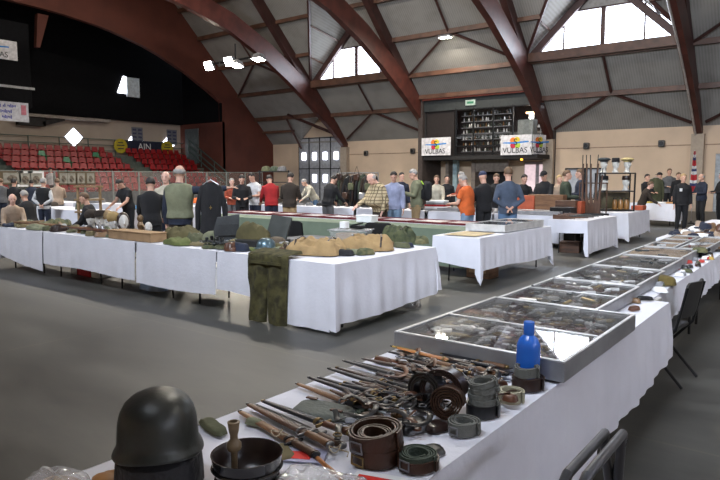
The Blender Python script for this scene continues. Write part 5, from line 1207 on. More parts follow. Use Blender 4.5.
        lump('leather_piece', lb, 'leather', at(px, py, .758), w, d, .022 if w < .1 else .038, m, rz=.1*i, seed=30+i, n=14, ridge=.4)
    # belt coils
    X = lambda px, py, z=.757: at(px, py, z)
    coil('coiled_belt', 'large brown leather belt coil, lower one of the front stack', X(376, 459), .078, .045, 3, K_brown, th=.005, buckle=B)
    a = X(376, 459); coil('coiled_belt', 'large brown leather belt coil, upper tilted one of the front stack', (a[0] - .003, a[1] + .002, .806), .08, .05, 2.2, K_brown, th=.005, rx=.1, ry=-.06, buckle=S_)
    coil('coiled_belt', 'small brown belt coil lying inside the big front one', (a[0] - .006, a[1] - .002, .802), .052, .042, 3, K_brown, th=.004, rx=.05)
    coil('coiled_belt', 'green webbing coil with brown cover in the front', X(417, 466), .055, .042, 4, K_green, th=.004, buckle=S_)
    coil('coiled_belt', 'brown leather band round the green webbing coil', X(417, 466), .061, .03, 1, K_brown, th=.004)
    b = X(482, 414); coil('coiled_belt', 'black leather coil under the grey webbing stack', b, .06, .042, 3, K_black, th=.005)
    for i in range(4): coil('coiled_belt', 'grey webbing belt coil, ' + ['lowest', 'second', 'third', 'topmost tilted'][i] + ' of the tall grey stack', (b[0] + .004*(-1)**i, b[1] + .003*i, .802 + i*.021), .052, .019, 3, K_grey, th=.004, rx=.03*i, ry=-.05*i)
    coil('coiled_belt', 'grey webbing coil with metal ends, in front of the tall grey stack', X(463, 432), .054, .04, 3, K_grey, th=.005, buckle=S_)
    coil('coiled_belt', 'cream webbing coil with brown straps stuffed inside', X(510, 401), .05, .042, 2, K_cream, th=.005); lump('leather_piece', 'brown straps stuffed in the cream coil', 'leather', X(510, 400, .785), .06, .05, .03, K_rust, seed=61, n=12, ridge=.8)
    d = X(527, 388); coil('coiled_belt', 'dark brown leather coil under the grey one beside the blue bottle', d, .064, .048, 3, K_dkbr, th=.005)
    for i in range(2): coil('coiled_belt', ['grey webbing coil resting on the dark brown coil', 'grey webbing coil on top beside the blue bottle'][i], (d[0] - .008, d[1] + .006, .807 + i*.021), .05, .02, 2, K_grey, th=.005, rx=.05*i)
    c = X(446, 417); coil('coiled_belt', 'brown belt roll standing on its edge, facing the camera', (c[0], c[1] + .02, .757 + .058), .058, .06, 4.5, K_brown, th=.005, rx=PI/2 - .15, rz=AWAY - .3)
    coil('coiled_belt', 'larger brown belt arch standing behind the standing roll', (c[0] - .05, c[1] + .09, .757 + .075), .08, .065, 3, K_dkbr, th=.005, rx=PI/2 - .1, rz=AWAY - .5)
    coil('coiled_belt', 'black belt arch with pale edge left of the standing roll', (c[0] - .1, c[1] + .06, .757 + .065), .068, .06, 3, K_black, th=.006, rx=PI/2 - .2, rz=AWAY - .7)
    coil('coiled_belt', 'small tan strap roll left of the black leather case', X(399, 421, .757), .03, .03, 3, K_tan, th=.004, rx=.3)
    coil('coiled_belt', 'small black strap roll between pouch and brown coil', X(362, 418), .028, .022, 3, K_green, th=.004)
    # blue bottle
    t = thing('glass_bottle', 'bright blue bottle standing at the corner of the wide display case', 'bottle', (xat(531.5, 2.53), 2.53, .757)); t.scale = (1.18, 1.18, 1.36); bl = mat('bottle_blue', (.02, .13, .55), .25, var=.03, coat=.3)
    MB().lathe([(.036, 0), (.042, .004), (.043, .02), (.043, .115), (.041, .13), (.032, .147), (.02, .156), (.0165, .162)], 32).build('body', bl, t); MB().lathe([(.0185, .156), (.0195, .16), (.0195, .198), (.018, .2), (.001, .2)], 24).build('cap', bl, t)
    # strip of goods between the cases and the right edge
    lump('military_hat', 'mustard brown military cap beside the fourth display case', 'cap', at(663, 284), .2, .16, .09, mat('mustard', (.13, .095, .025), .9, var=.25), seed=70, rz=.3)
    lump('military_hat', 'dark cap with tan crown beside the far narrow cases', 'cap', at(702, 256), .22, .2, .07, F_black, seed=71, rz=.3); lump('military_hat', 'tan cap crown resting on the dark cap by the far narrow cases', 'cap', at(700, 252, .82), .15, .14, .06, M_camo, seed=72)
    G = [((634, 302), .09, .05, K_tan, 'tan leather grip beside the second display case'), ((645, 300), .12, .03, K_black, 'black sheath beside the tan leather grip'), ((634, 310), .08, .04, K_rust, 'brown glasses case at the corner of the wide case'), ((647, 288), .14, .07, mat('tin_pale', (.45, .42, .34), .5), 'pale tin box between the second and third case'),
         ((660, 291), .16, .1, M_white, 'white paper pile beside the third case'), ((674, 269), .09, .07, mat('parcel_red', (.5, .05, .04), .6), 'red packet right of the mustard cap'), ((684, 268), .1, .07, K_black, 'black packet right of the red one'), ((679, 276), .08, .06, M_white, 'white packet below the red one'), ((688, 263), .09, .06, mat('parcel_red', (0,0,0)), 'second red packet, farther away'),
         ((694, 260), .1, .07, mat('grey_tin', (0,0,0)), 'grey tin left of the dark cap'), ((698, 266), .12, .05, K_dkbr, 'dark brown strap by the edge of the table'), ((709, 259), .14, .05, mat('sheath_yellow', (0,0,0)), 'yellow strap hanging beside the dark cap'), ((687, 272), .1, .06, F_olive, 'olive pouch between the red packets and the edge')]
    for i, ((px, py), w, d, m, lb) in enumerate(G): lump('small_goods', lb, 'goods', at(px, py, .758), w, d, .035, m, rz=.5*i, seed=80+i, n=10, ridge=.15, sq=5)
    for i in range(22):
        lump('small_goods', 'tiny dark, tan or pale thing in the strip between cases and table edge', 'goods', (R.uniform(-1.125, -1.085), R.uniform(4.9, 9.3), .76), R.uniform(.06, .13), R.uniform(.04, .07), R.uniform(.02, .045), R.choice((K_black, K_dkbr, K_tan, M_white, mat('parcel_red', (0,0,0)), F_olive, mat('grey_tin', (0,0,0)))), rz=R.uniform(1.2, 1.9), seed=900+i, n=8, ridge=.3, group='tiny things in the strip beside the cases')
    # heap on the far near-row table
    for i in range(60):
        rr = R; x = rr.uniform(-2.0, -1.15); y = rr.uniform(10.2, 12.1) ; q = rr.random()
        big = y > 11.2 and q < .5
        o = lump('heap_item', 'small tan, rust or grey item of the heap on the table past the display cases', 'goods', (x, y, .76 if not big else .8), rr.uniform(.1, .2), rr.uniform(.08, .14), rr.uniform(.05, .09) if not big else .12, rr.choice((K_rust, K_tan, M_white, F_beige, mat('grey_tin', (0,0,0)), F_navy, K_dkbr)), rz=rr.uniform(0, 3), seed=200+i, n=8, group='goods heaped past the display cases')
near_things()

# ================================================================ goods on the left row
def helmet(label, loc, m, r=.13, h=.15, brim=.03, rz=0, tilt=0, name='steel_helmet', group=None):
    t = thing(name, label, 'helmet', loc, rz, group, tilt)
    o = MB(); pr = [(r+brim, .0), (r+brim, .004), (r, .014), (r*.97, h*.35), (r*.86, h*.65), (r*.6, h*.9), (r*.25, h*.99), (.004, h)]
    o.lathe(pr, 28, sx=.92, sy=1.08, cap=False); o.lathe([(a*.97, b*.95) for a, b in pr], 28, sx=.92, sy=1.08, cap=False); o.build('shell', m, t, ang=50)
    MB().tube([((r+brim)*.92*math.cos(2*PI*j/28), (r+brim)*1.08*math.sin(2*PI*j/28), .003) for j in range(29)], .003, 6).build('rim', m, t)
    return t
def dummy_head(label, loc, rz, hat, hm, skin=None, s=1.):
    t = thing('head_mannequin', label, 'mannequin', loc, rz); w = skin or mat('mannequin_white', (.72, .7, .66), .45)
    mb = MB(); mb.lathe([(.075, 0), (.07, .02), (.05, .05), (.048, .1)], 16); mb.ell((0, .005, .2), (.072, .09, .11), 16, 10); mb.ell((0, .04, .14), (.045, .045, .05), 12, 8); mb.tube([(0, .09, .21), (0, .108, .17)], [.009, .014], 8, round_=True)
    me = remesh(mb, .008, 2, .4); link_mesh(me, 'head_form', w, t)
    if hat == 'wrap':
        q = MB(); q.ell((0, -.02, .22), (.088, .09, .115), 16, 10); q.tube([(-.07, .03, .15), (-.045, .04, .1), (0, .05, .08), (.045, .04, .1), (.07, .03, .15)], .02, 8, round_=True); link_mesh(remesh(q, .01, 3), 'headgear', hm, t)
    elif hat == 'kepi':
        q = MB(); q.lathe([(.083, .24), (.086, .25), (.08, .32), (.076, .335), (.001, .337)], 20, sy=1.12); q.build('headgear', hm, t); MB().ell((0, .1, .245), (.06, .06, .007), 14, 6).build('visor', M_blk, t)
    elif hat == 'broad':
        q = MB(); q.ell((0, 0, .3), (.14, .15, .045), 20, 8); q.lathe([(.082, .24), (.085, .3)], 20, sy=1.1); q.build('headgear', hm, t); MB().ell((0, .1, .245), (.07, .07, .007), 14, 6).build('visor', M_blk, t)
    elif hat == 'shell':
        q = MB(); q.ell((0, -.005, .25), (.1, .12, .09), 18, 8); q.build('headgear', hm, t)
    t.scale = (s, s, s); return t
def left_goods():
    Z = .762
    def B(px, py, z=Z):
        p = at(px, py, z)
        if p[0] < -4.85: y = min(max(p[1], 5.03), 5.4); return (xat(px, y), y, z)
        return p
    L = [('folded_jacket', 'navy folded cloth hanging over the left edge of the leftmost cloth', 'jacket', (12, 229), .35, .25, .08, F_navy), ('folded_jacket', 'olive green garment drooping over the table edge near the left', 'jacket', (40, 231), .5, .3, .1, F_sage),
         ('camouflage_net', 'camouflage pile beside the drooping olive garment', 'net', (58, 227), .55, .4, .16, M_camo), ('folded_jacket', 'khaki heap with straps near the left edge of the row', 'jacket', (24, 226), .6, .35, .1, mat('khaki_canvas', (0,0,0))),
         ('folded_jacket', 'dark blue folded cloth left of the mannequin heads', 'jacket', (76, 228), .35, .25, .07, F_navy), ('folded_jacket', 'dark pile beside the brown rifle stock', 'jacket', (95, 231), .4, .25, .06, K_dkbr),
         ('camouflage_net', 'small camouflage bundle at the right of the cardboard box', 'net', (148, 239), .4, .22, .12, M_camo), ('folded_jacket', 'black bundle with a red patch beside the green jackets', 'jacket', (162, 239), .3, .25, .12, F_black),
         ('folded_jacket', 'bright olive jacket hanging over the edge, in front of the jacket pile', 'jacket', (178, 245), .5, .25, .09, mat('fabric_bright_olive', (.11, .13, .04), .9, bump=.2, bscale=30)), ('folded_jacket', 'olive brown jacket on top of the pile behind the vest wearer', 'jacket', (183, 236), .62, .4, .2, mat('fabric_olive_brown', (.1, .085, .035), .9, bump=.2, bscale=30)),
         ('folded_jacket', 'dark green jacket between the pile and the metal gear', 'jacket', (196, 239), .4, .3, .14, F_olive), ('leather_gear', 'brown red leather gear heap left of the blue helmet', 'leather', (243, 245), .4, .28, .07, K_rust), ('leather_gear', 'dark iron gear heap in the middle of the left row', 'gear', (218, 243), .5, .28, .08, M_medals[3]),
         ('folded_jacket', 'olive cloth behind the blue helmet', 'jacket', (281, 241), .35, .3, .1, mat('fabric_olive_brown', (0,0,0))), ('khaki_vest', 'padded khaki vest bundle at the corner of the end table, left one', 'vest', (316, 253), .72, .5, .2, F_khaki), ('khaki_vest', 'khaki vest bundle with yellow ribbon, right one on the end table', 'vest', (366, 249), .66, .5, .19, F_khaki),
         ('backpack', 'camouflage backpack lying at the right end of the table', 'backpack', (399, 243), .44, .4, .24, mat('camo_dark_green', (.08, .09, .04), .9, scale=12, col2=(.03, .04, .02))), ('folded_jacket', 'camouflage sleeve end pointing right beyond the backpack', 'jacket', (414, 243), .4, .22, .1, M_camo),
         ('folded_jacket', 'khaki bag behind the yellow ribbon vest', 'bag', (372, 245), .35, .3, .12, mat('khaki_canvas', (0,0,0))), ('folded_jacket', 'olive strap bundle under the blue helmet', 'jacket', (256, 250), .3, .15, .04, mat('fabric_bright_olive', (0,0,0)))]
    for i, (n, lb, c, p, w, d, h, m) in enumerate(L):
        lump(n, lb, c, B(*p), w, d, h, m, rz=(.1 if i % 2 else -.15) + (.5 if n == 'khaki_vest' else 0), seed=300+i, n=34, ridge=1.0, fr=9, strap=K_dkbr if n in ('khaki_vest', 'backpack') else None)
    rb = thing('yellow_ribbon', 'bright yellow ribbon across the right khaki vest', 'ribbon', (B(378, 249)[0], B(378, 249)[1], .9), .6); MB().tube([(-.12, 0, 0), (-.04, .01, .01), (.05, 0, .005), (.12, .01, -.01)], .012, 6, flat=.3).build('band', mat('yellow_vivid', (.8, .75, .05), .6), rb)
    oc = thing('orange_patch', 'small orange patch between vest and camouflage backpack', 'patch', (B(383, 246)[0], B(383, 246)[1], .88), .4); MB().box((0, 0, 0), (.1, .06, .03), bev=.008).build('cloth', mat('orange_vivid', (.8, .25, .04), .6), oc)
    pal = [F_olive, M_camo, K_dkbr, K_rust, F_black, mat('khaki_canvas', (0,0,0)), F_dbrown, mat('grey_tin', (0,0,0)), F_sage, K_tan, F_navy]
    for i in range(90):
        x = -11.9 + 7.0*(i + R.random())/90; y = R.uniform(4.98, 5.5)
        if -8.3 < x < -7.0 and y < 5.25: y = 5.4
        if x > -5.5 and y < 5.15: y = 5.35
        lump('surplus_item', 'small surplus pouch, tool or cloth piece in the clutter along the left row', 'goods', (x, y, .76), R.uniform(.12, .28), R.uniform(.08, .18), R.uniform(.04, .13), R.choice(pal), rz=R.uniform(0, 3), seed=700+i, n=12, ridge=.7, group='clutter along the left row')
    for i in range(12):
        x = R.uniform(-4.75, -4.3); y = R.uniform(5.5, 6.75); lump('surplus_item', 'small dark surplus piece behind the khaki vests on the end table', 'goods', (x, y, .76), R.uniform(.12, .25), R.uniform(.1, .18), R.uniform(.05, .1), R.choice(pal), rz=R.uniform(0, 3), seed=780+i, n=12, ridge=.7, group='clutter behind the khaki vests')
    # straps / poles lying across at the left
    for i, (a, b, m, lb) in enumerate((((15, 225), (62, 226), W_mid, 'long pale wooden pole on the leftmost heap'), ((18, 230), (45, 221), K_tan, 'tan strap crossing the khaki heap'), ((70, 232), (108, 233), K_rust, 'long orange brown rifle stock before the mannequin heads'), ((62, 233), (90, 229), W_mid, 'brown wooden sheath left of the heads'), ((88, 235), (112, 237), W_dark, 'dark wooden butt in front of the cardboard box'), ((205, 247), (236, 251), M_medals[3], 'row of dark iron tools at the table edge'))):
        p, q = Vector(B(*a, .84)), Vector(B(*b, .84)); t = thing('long_gun' if i in (2, 4) else 'pole', lb, 'gun' if i in (2, 4) else 'pole', tuple((p+q)/2)); d = (q-p)/2
        MB().tube([-d, d*.2, d], [.014, .02, .032], 8).build('stock' if i in (2, 4) else 'shaft', m, t)
        if i in (2, 4): MB().tube([-d*1.5, -d*.6], .01, 8).build('barrel', M_medals[3], t)
    # cardboard box, mannequin heads, statuette, vases
    t = thing('cardboard_box', 'long shallow tan box at the front edge below the mannequin heads', 'box', (xat(137, 5.05), 5.05, .757)); MB().box((0, 0, .06), (1.05, .26, .12), bev=.004).build('box_body', mat('cardboard', (.33, .21, .11), .85), t)
    MB().box((0, 0, .123), (1.07, .28, .008)).build('lid', mat('cardboard', (0,0,0)), t, smooth=False)
    hd = [(92, 5.4, 'shell', F_dbrown, 'mannequin head in a dark peaked cap, leftmost of the row'), (101, 5.32, 'kepi', F_dbrown, 'mannequin head in a brown cap, second from the left'), (108, 5.42, 'shell', F_tan, 'mannequin head in a tan cap, middle of the row'), (114.5, 5.25, 'shell', mat('fabric_gold_tan', (.36, .25, .1), .85), 'mannequin head in a broad golden tan cap'), (124, 5.3, 'wrap', K_dkbr, 'white mannequin head in a dark leather flying cap')]
    for px, y, h_, m, lb in hd: dummy_head(lb, (xat(px, y), y, .757), AWAY + PI + (.3 if px < 110 else .5), h_, m, s=1.08)
    t = thing('statuette', 'bronze statuette on a base right of the mannequin heads', 'statuette', (xat(141, 5.3), 5.3, .757)); mb = MB(); mb.lathe([(.06, 0), (.06, .03), (.03, .05), (.035, .12), (.05, .18), (.03, .23)], 12); mb.ell((0, 0, .28), (.045, .05, .055), 12, 8); mb.tube([(.04, 0, .2), (.09, .02, .14), (.03, .06, .1)], .018, 6, round_=True); link_mesh(remesh(mb, .009, 1), 'figure', mat('bronze_cast', (.2, .13, .07), .4, .5), t)
    t = dummy_head('small white bust between statuette and vest wearer', (xat(149, 5.35), 5.35, .757), AWAY + PI, None, None, s=.75)
    for px, lb in ((99, 'small silver vase before the mannequin heads, left one'), (104, 'small silver vase before the mannequin heads, right one')):
        t = thing('silver_vase', lb, 'vase', (xat(px, 5.1) - .03, 5.1, .757)); MB().lathe([(.025, 0), (.03, .01), (.02, .03), (.038, .08), (.035, .12), (.018, .15), (.025, .17)], 14).build('body', M_steel, t)
    rp = thing('red_patch', 'small red badge on the black bundle near the green jackets', 'badge', (B(166, 240)[0], B(166, 240)[1], .87)); MB().box((0, 0, 0), (.09, .05, .02), bev=.006).build('cloth', mat('parcel_red', (0,0,0)), rp)
    # metal gear heap with individual tools
    for i in range(26):
        px = R.uniform(200, 243); py = R.uniform(240, 249); q = B(px, py, .83 if i % 2 else .79); k = i % 4
        t = thing('iron_tool', 'dark iron tool or buckle in the heap between green jackets and blue helmet', 'tool', q, R.uniform(0, 3), 'iron tools of the dark heap')
        m = MB()
        if k == 0: m.tube([(-.08, 0, 0), (.06, 0, .01)], .009, 6).ell((.07, 0, .012), (.02, .014, .012), 8, 5)
        elif k == 1: m.tube([(.035*math.cos(a), .035*math.sin(a), .01*math.sin(a)) for a in [2*PI*j/10 for j in range(11)]], .007, 5)
        elif k == 2: m.box((0, 0, .01), (.09, .035, .02), bev=.004)
        else: m.lathe([(.02, 0), (.024, .05), (.015, .06)], 10)
        m.build('metal', R.choice([M_medals[3], M_medals[3], M_blk]), t)
    # dark open cases and box lids standing on the table
    t = thing('canvas_bag', 'dark grey upright canvas bag with flap, left of the open case', 'bag', (xat(227, 5.45), 5.45, .757), AWAY + .2); MB().loft([[(-.15, -.1, 0), (.15, -.1, 0), (.15, .1, 0), (-.15, .1, 0)], [(-.17, -.11, .2), (.16, -.11, .2), (.16, .1, .2), (-.17, .1, .2)], [(-.12, -.05, .36), (.17, -.06, .4), (.17, .03, .4), (-.12, .02, .36)]]).build('bag_body', mat('canvas_dark', (.045, .048, .05), .9, bump=.3, bscale=40), t); MB().box((.02, -.115, .2), (.28, .02, .16), bev=.006).build('flap', mat('canvas_dark', (0,0,0)), t)
    helmet('round green helmet left of the dark canvas bag', (xat(212, 5.35), 5.35, .762), F_sage, r=.12, h=.17, brim=.004, tilt=.3)
    t = thing('open_case', 'dark open case with raised lid and olive lining behind the blue helmet', 'case', (xat(262, 5.5), 5.5, .757), .25); dk = mat('case_dark', (.02, .02, .02), .6)
    MB().box((0, 0, .05), (.62, .4, .1), bev=.008).build('case_base', dk, t); MB().box((.18, .12, .24), (.3, .03, .32), rx=-.35, ry=.12, bev=.006).build('case_lid', mat('case_lid_grey', (.05, .055, .05), .8), t); lump_mb(.5, .2, .2, 5, ridge=.9, n=20).build('lining', mat('fabric_olive_brown', (0,0,0)), t).location = (-.14, .02, .1)
    # helmets
    helmet('blue grey metal helmet with wide brim, beside the hanging trousers', (xat(266, 5.2), 5.2, .79), mat('helmet_blue', (.1, .16, .19), .3, .5), r=.125, h=.13, brim=.028, rz=.4, tilt=-.08)
    helmet('brown helmet with rounded crown behind the khaki vests', (xat(293, 5.75), 5.45, .762), mat('helmet_brown', (.09, .065, .04), .7, bump=.3), r=.14, h=.15, brim=.02)
    # trousers hanging down the front of the cloth
    mb = MB(); x0, x1 = -5.33, -4.7; yf = 4.845
    for s, (a, b) in enumerate(((x0, (x0+x1)/2 + .03), ((x0+x1)/2 - .03, x1))):
        rings = []; q = 22
        for k in range(17):
            u = k/16; z = .785 - u*.77; aa = a + .02*u + (.035 if s else 0)*u; bb = b - .03*u - (.035 if not s else 0)*u
            fr = []; bk = []
            for j in range(q+1):
                v = j/q; xx = aa + (bb-aa)*v; th = .05*math.sin(PI*v)**.5 + .004
                fr.append((xx, yf - .03 - th*(.6+.5*u) - .012*math.sin(v*9 + u*7 + s*2) - .014*noise.noise(Vector((xx*9, z*7, s))), z)); bk.append((xx, yf - .022, z))
            rings.append(fr + bk[::-1])
        top = [(p[0], p[1] + .06 + .0, .8) for p in rings[0]]; top2 = [(p[0], 5.06 + (p[1] - yf)*.3, .79 if p[1] > yf - .028 else .83) for p in rings[0]]
        mb.loft([top2, top] + rings)
    t = thing('hanging_trousers', 'olive wool trousers hanging over the table edge down to the floor', 'trousers', (0, 0, 0)); mb.build('trouser_legs', mat('wool_olive', (.062, .055, .018), .95, var=.3, scale=12, bump=.5, bscale=14), t, ang=80)
    MB().box(((x0+x1)/2, 4.76, .7), (.5, .012, .03)).build('belt_loop_band', mat('wool_olive', (0,0,0)), t, smooth=False)
    # plastic tub with a small box on top
    t = thing('plastic_tub', 'translucent plastic tub with goods and lid, behind the khaki vests', 'tub', (-5.42, 6.83, .757), .25); pf = glass_mat('tub_plastic', refl=1.2, rough=.15, opac=.22, ocol=(.7, .72, .74))
    MB().loft([[(-.22, -.15, 0), (.22, -.15, 0), (.22, .15, 0), (-.22, .15, 0)], [(-.26, -.18, .15), (.26, -.18, .15), (.26, .18, .15), (-.26, .18, .15)]], cap=False).build('tub_wall', pf, t, smooth=False); MB().box((0, 0, .155), (.56, .4, .014), bev=.004).build('lid', pf, t)
    MB().box((-.05, 0, .06), (.3, .2, .09), bev=.01).build('contents', mat('packed_tan', (0,0,0)), t)
    t = thing('small_box', 'tiny white and brown box standing on the plastic tub', 'box', (t.location.x - .12, t.location.y, .93)); MB().box((0, 0, .045), (.1, .1, .09), bev=.004).build('box_body', M_white, t)
    t = thing('black_gadget', 'black gadget lying on the plastic tub', 'gadget', (t.location.x + .24, t.location.y, .925)); MB().box((0, 0, .03), (.2, .12, .05), bev=.012).tube([(-.08, -.03, .05), (.08, .02, .09)], .012, 6).build('housing', M_blk, t)
    t = thing('white_box', 'white cardboard box standing on the green cloth before the checked shirt', 'box', (xat(367, 9.85), 9.85, .757), .1); MB().box((0, 0, .065), (.36, .26, .13), bev=.01).build('box_body', M_white, t); MB().box((0, 0, .125), (.375, .275, .03), bev=.006).build('lid', M_white, t)
    # things below the left tables
    t = thing('crate', 'red and white crate under the wide white cloth of the left row', 'crate', (xat(93, 5.5), 5.45, 0)); MB().box((0, 0, .15), (.42, .3, .3), bev=.01).build('crate_body', F_red, t); 
    for s in (-1, 1): MB().box((s*.33, 0, .14), (.2, .28, .28), bev=.01).build('white_side', M_white, t)
    t = lump('carrier_bag', 'pale blue carrier bag under the left row', 'bag', (xat(152, 5.3), 5.3, .0), .5, .25, .18, mat('bag_blue', (.25, .35, .5), .5), seed=400, n=18)
    t = lump('carrier_bag', 'white paper bag on the floor behind the hanging trousers', 'bag', (-4.75, 5.1, 0), .25, .2, .06, M_white, seed=401, n=14)
    t = lump('carrier_bag', 'clear plastic bag on the floor under the end table', 'bag', (-4.3, 6.6, .0), .3, .25, .2, glass_mat('plastic_film'), seed=402, n=18)
    t = thing('wooden_box', 'wooden box with tan side under the table with the pointed cloth', 'box', (-4.6, 9.3, 0)); MB().box((0, 0, .17), (.42, .35, .34), bev=.01).build('box_body', W_mid, t); MB().box((0, -.18, .2), (.3, .015, .22)).build('tan_side', mat('cardboard', (0,0,0)), t, smooth=False)
    t = thing('wooden_box', 'reddish brown wooden box under the long gun table', 'box', (-4.62, 13.6, 0), .2); MB().box((0, 0, .12), (.42, .3, .24), bev=.01).build('box_body', W_dark, t); lump('rucksack', 'black rucksack beside the reddish box under the long gun table', 'bag', (-4.3, 13.9, 0), .3, .3, .42, F_black, seed=403, n=14)
    uc = mannequin_coat('black uniform coat with a small cross, held up by the vest wearer', xat(211, 6.3), 6.32, F_black, 1.6, cross=True); uc.scale = (.78, .8, .98)
left_goods()

def backpack_thing():
    t = thing('hiking_backpack', 'black backpack with green trim worn by the grey-haired visitor', 'backpack', (xat(427.5, 13.55), 13.5, 1.05), AWAY - math.radians(85) + PI)
    MB().box((0, 0, .25), (.3, .22, .5), bev=.07).build('bag_body', F_black, t); MB().box((0, .12, .17), (.22, .08, .26), bev=.03).build('front_pocket', F_black, t); MB().tube([(-.13, .12, .42), (0, .15, .5), (.13, .12, .42)], .014, 6).build('green_trim', mat('neon_green', (.35, .6, .05), .6), t)
backpack_thing()

# ================================================================ goods in the background
def rifle(label, loc, rz, ry, rx=0, L=1.15, group=None):
    t = thing('rifle', label, 'rifle', loc, rz, group, rx, ry)
    MB().loft([[(.0, -.02, -.06), (.0, .02, -.06), (.0, .02, .06), (.0, -.02, .06)], [(.32, -.016, -.03), (.32, .016, -.03), (.32, .016, .025), (.32, -.016, .025)], [(.42, -.014, -.01), (.42, .014, -.01), (.42, .014, .025), (.42, -.014, .025)], [(L*.85, -.012, .0), (L*.85, .012, .0), (L*.85, .012, .02), (L*.85, -.012, .02)]]).build('stock', W_dark, t)
    MB().tube([(.4, 0, .025), (L, 0, .025)], .009, 8).build('barrel', M_medals[3], t); MB().box((.42, 0, .03), (.16, .03, .03), bev=.005).build('receiver', M_medals[3], t)
    MB().tube([(.36, 0, -.01), (.38, 0, -.045), (.44, 0, -.045), (.45, 0, -.01)], .004, 5).build('trigger_guard', M_medals[3], t)
    return t
def background():
    # rifles lying on the gun table and standing in a rack
    for i in range(6): rifle('long gun lying across the rifle table, %s' % ['nearest to the aisle corner', 'second from the front', 'third from the front', 'fourth from the front', 'fifth from the front', 'rearmost'][i], (-4.85 + .05*(i % 2), 13.12 + i*.17, .79), .35*(-1)**i*.25, 0, L=.78)
    for i in range(4): rifle('long gun lying on the white cloth left of the rifle table, %s' % ['rearmost', 'second from the rear', 'second from the front', 'frontmost'][i], (-6.25 + .03*i, 14.72 - .15*i, .94), .05*i, 0, L=1.1) if False else None
    k = thing('rifle_rack', 'low dark rack holding the upright rifles', 'rack', (-5.02, 16.3, .0)); x = xat(590, 15.6)
    k.location = (x, 15.6, 0); MB().box((0, 0, .38), (.75, .4, .76), bev=.01).build('rack_base', F_black, k); MB().box((0, .1, 1.5), (.7, .03, .03)).build('rack_bar', W_dark, k)
    for s in (-1, 1): MB().tube([(s*.33, .1, .76), (s*.33, .1, 1.5)], .015, 6).build('rack_post', W_dark, k)
    for i, (dx, lean) in enumerate(((-.2, .0), (-.08, .01), (.05, .02), (.16, -.05), (.24, -.12))):
        rifle('rifle standing upright in the rack, %s' % ['leftmost', 'second from the left', 'middle one', 'second from the right', 'rightmost and leaning'][i], (x + dx - .02*i, 15.55, .77), 0, -PI/2 - lean, L=1.42 if i < 4 else 1.1).scale = (1, 1.5, 1.25)
    # black shelf rack with busts and hats
    rk = thing('shelf_rack', 'black metal shelf rack with white busts in hats, on the white table', 'shelf', (-4.72, 17.2, .757), AWAY - .1)
    W_, D_ = .62, .4
    for a in (-1, 1):
        for b in (-1, 1): MB().box((a*W_/1.0*.72, b*D_/2, .5), (.035, .035, 1.0)).build('post', M_blk, rk, smooth=False)
    for z in (.02, .52, .99): MB().box((0, 0, z), (W_*1.48, D_+.03, .03)).build('shelf_board', M_blk, rk, smooth=False)
    MB().box((0, .18, .27), (W_*1.4, .02, .44)).build('back_panel', mat('olive_glass', (.12, .1, .05), .3), rk, smooth=False)
    Mx = Matrix.Translation(rk.location) @ Matrix.Rotation(rk.rotation_euler[2], 4, 'Z')
    cream = mat('plaster_white', (.68, .66, .6), .5)
    for (dx, z, hat, m, lb) in ((-.3, 1.01, 'broad', mat('hat_dark_grey', (.04, .05, .055), .8), 'white bust in a dark grey hat, top of the shelf rack, left'), (0, 1.01, 'kepi', F_black, 'white bust in a black cap, top of the shelf rack, middle'), (.3, 1.01, 'broad', mat('hat_straw', (.5, .4, .18), .8), 'white bust in a straw coloured hat, top of the shelf rack, right'), (-.27, .54, 'kepi', F_black, 'white bust in a black flat cap, middle shelf of the rack, left'), (.28, .54, 'kepi', K_dkbr, 'white bust in a brown tilted cap, middle shelf of the rack, right')):
        p = Mx @ Vector((dx, 0, z)); dummy_head(lb, tuple(p), AWAY + PI + .3, hat, m, cream, s=1.15)
    for i in range(3):
        p = Mx @ Vector((.02 + i*.15, 0, .04)); t = thing('amber_jar', 'amber jar in the lowest shelf of the black rack, %s' % ['left one', 'middle one', 'right one'][i], 'jar', tuple(p)); MB().lathe([(.06, 0), (.065, .02), (.065, .2), (.05, .23), (.045, .26)], 14).build('jar_body', mat('amber', (.35, .17, .05), .3), t); MB().lathe([(.05, .26), (.05, .29), (.001, .29)], 14).build('lid', M_blk, t)
    # wooden crates and red boxes behind the third line
    for i, (px, y, w, h, m, lb) in enumerate(((524, 15.25, .6, .42, mat('crate_red', (.4, .08, .03), .6), 'orange red display crate in front of the seller in black'), (546, 15.3, .9, .45, W_mid, 'brown wooden display crate in front of the doorway'), (566, 15.2, .5, .32, W_dark, 'dark wooden crate before the olive green jacket'), (574, 15.35, .4, .3, mat('crate_red', (0,0,0)), 'red crate before the person in navy'))):
        t = thing('display_crate', lb, 'crate', (xat(px, y), y, .64)); t.location.z = 0; MB().box((0, 0, .76/2), (w, .3, .76), bev=.01).build('stand', M_dark, t); MB().box((0, 0, .76 + h/2), (w, .3, h), bev=.012).build('crate_body', m, t)
    # pile of books / boxes by the third line
    for i in range(5):
        t = thing('flat_box', 'flat %s box in the stack behind the orange T-shirt, %s' % (['grey', 'pale', 'red', 'grey', 'pale'][i], ['lowest', 'second', 'third', 'fourth', 'topmost'][i]), 'box', (xat(437, 14.5) + .02*(i % 2), 14.5, .757 + i*.055), .05*i); MB().box((0, 0, .026), (.62 - .03*i, .42, .05), bev=.006).build('box_body', [M_grey, M_white, F_red, M_grey, M_white][i], t)
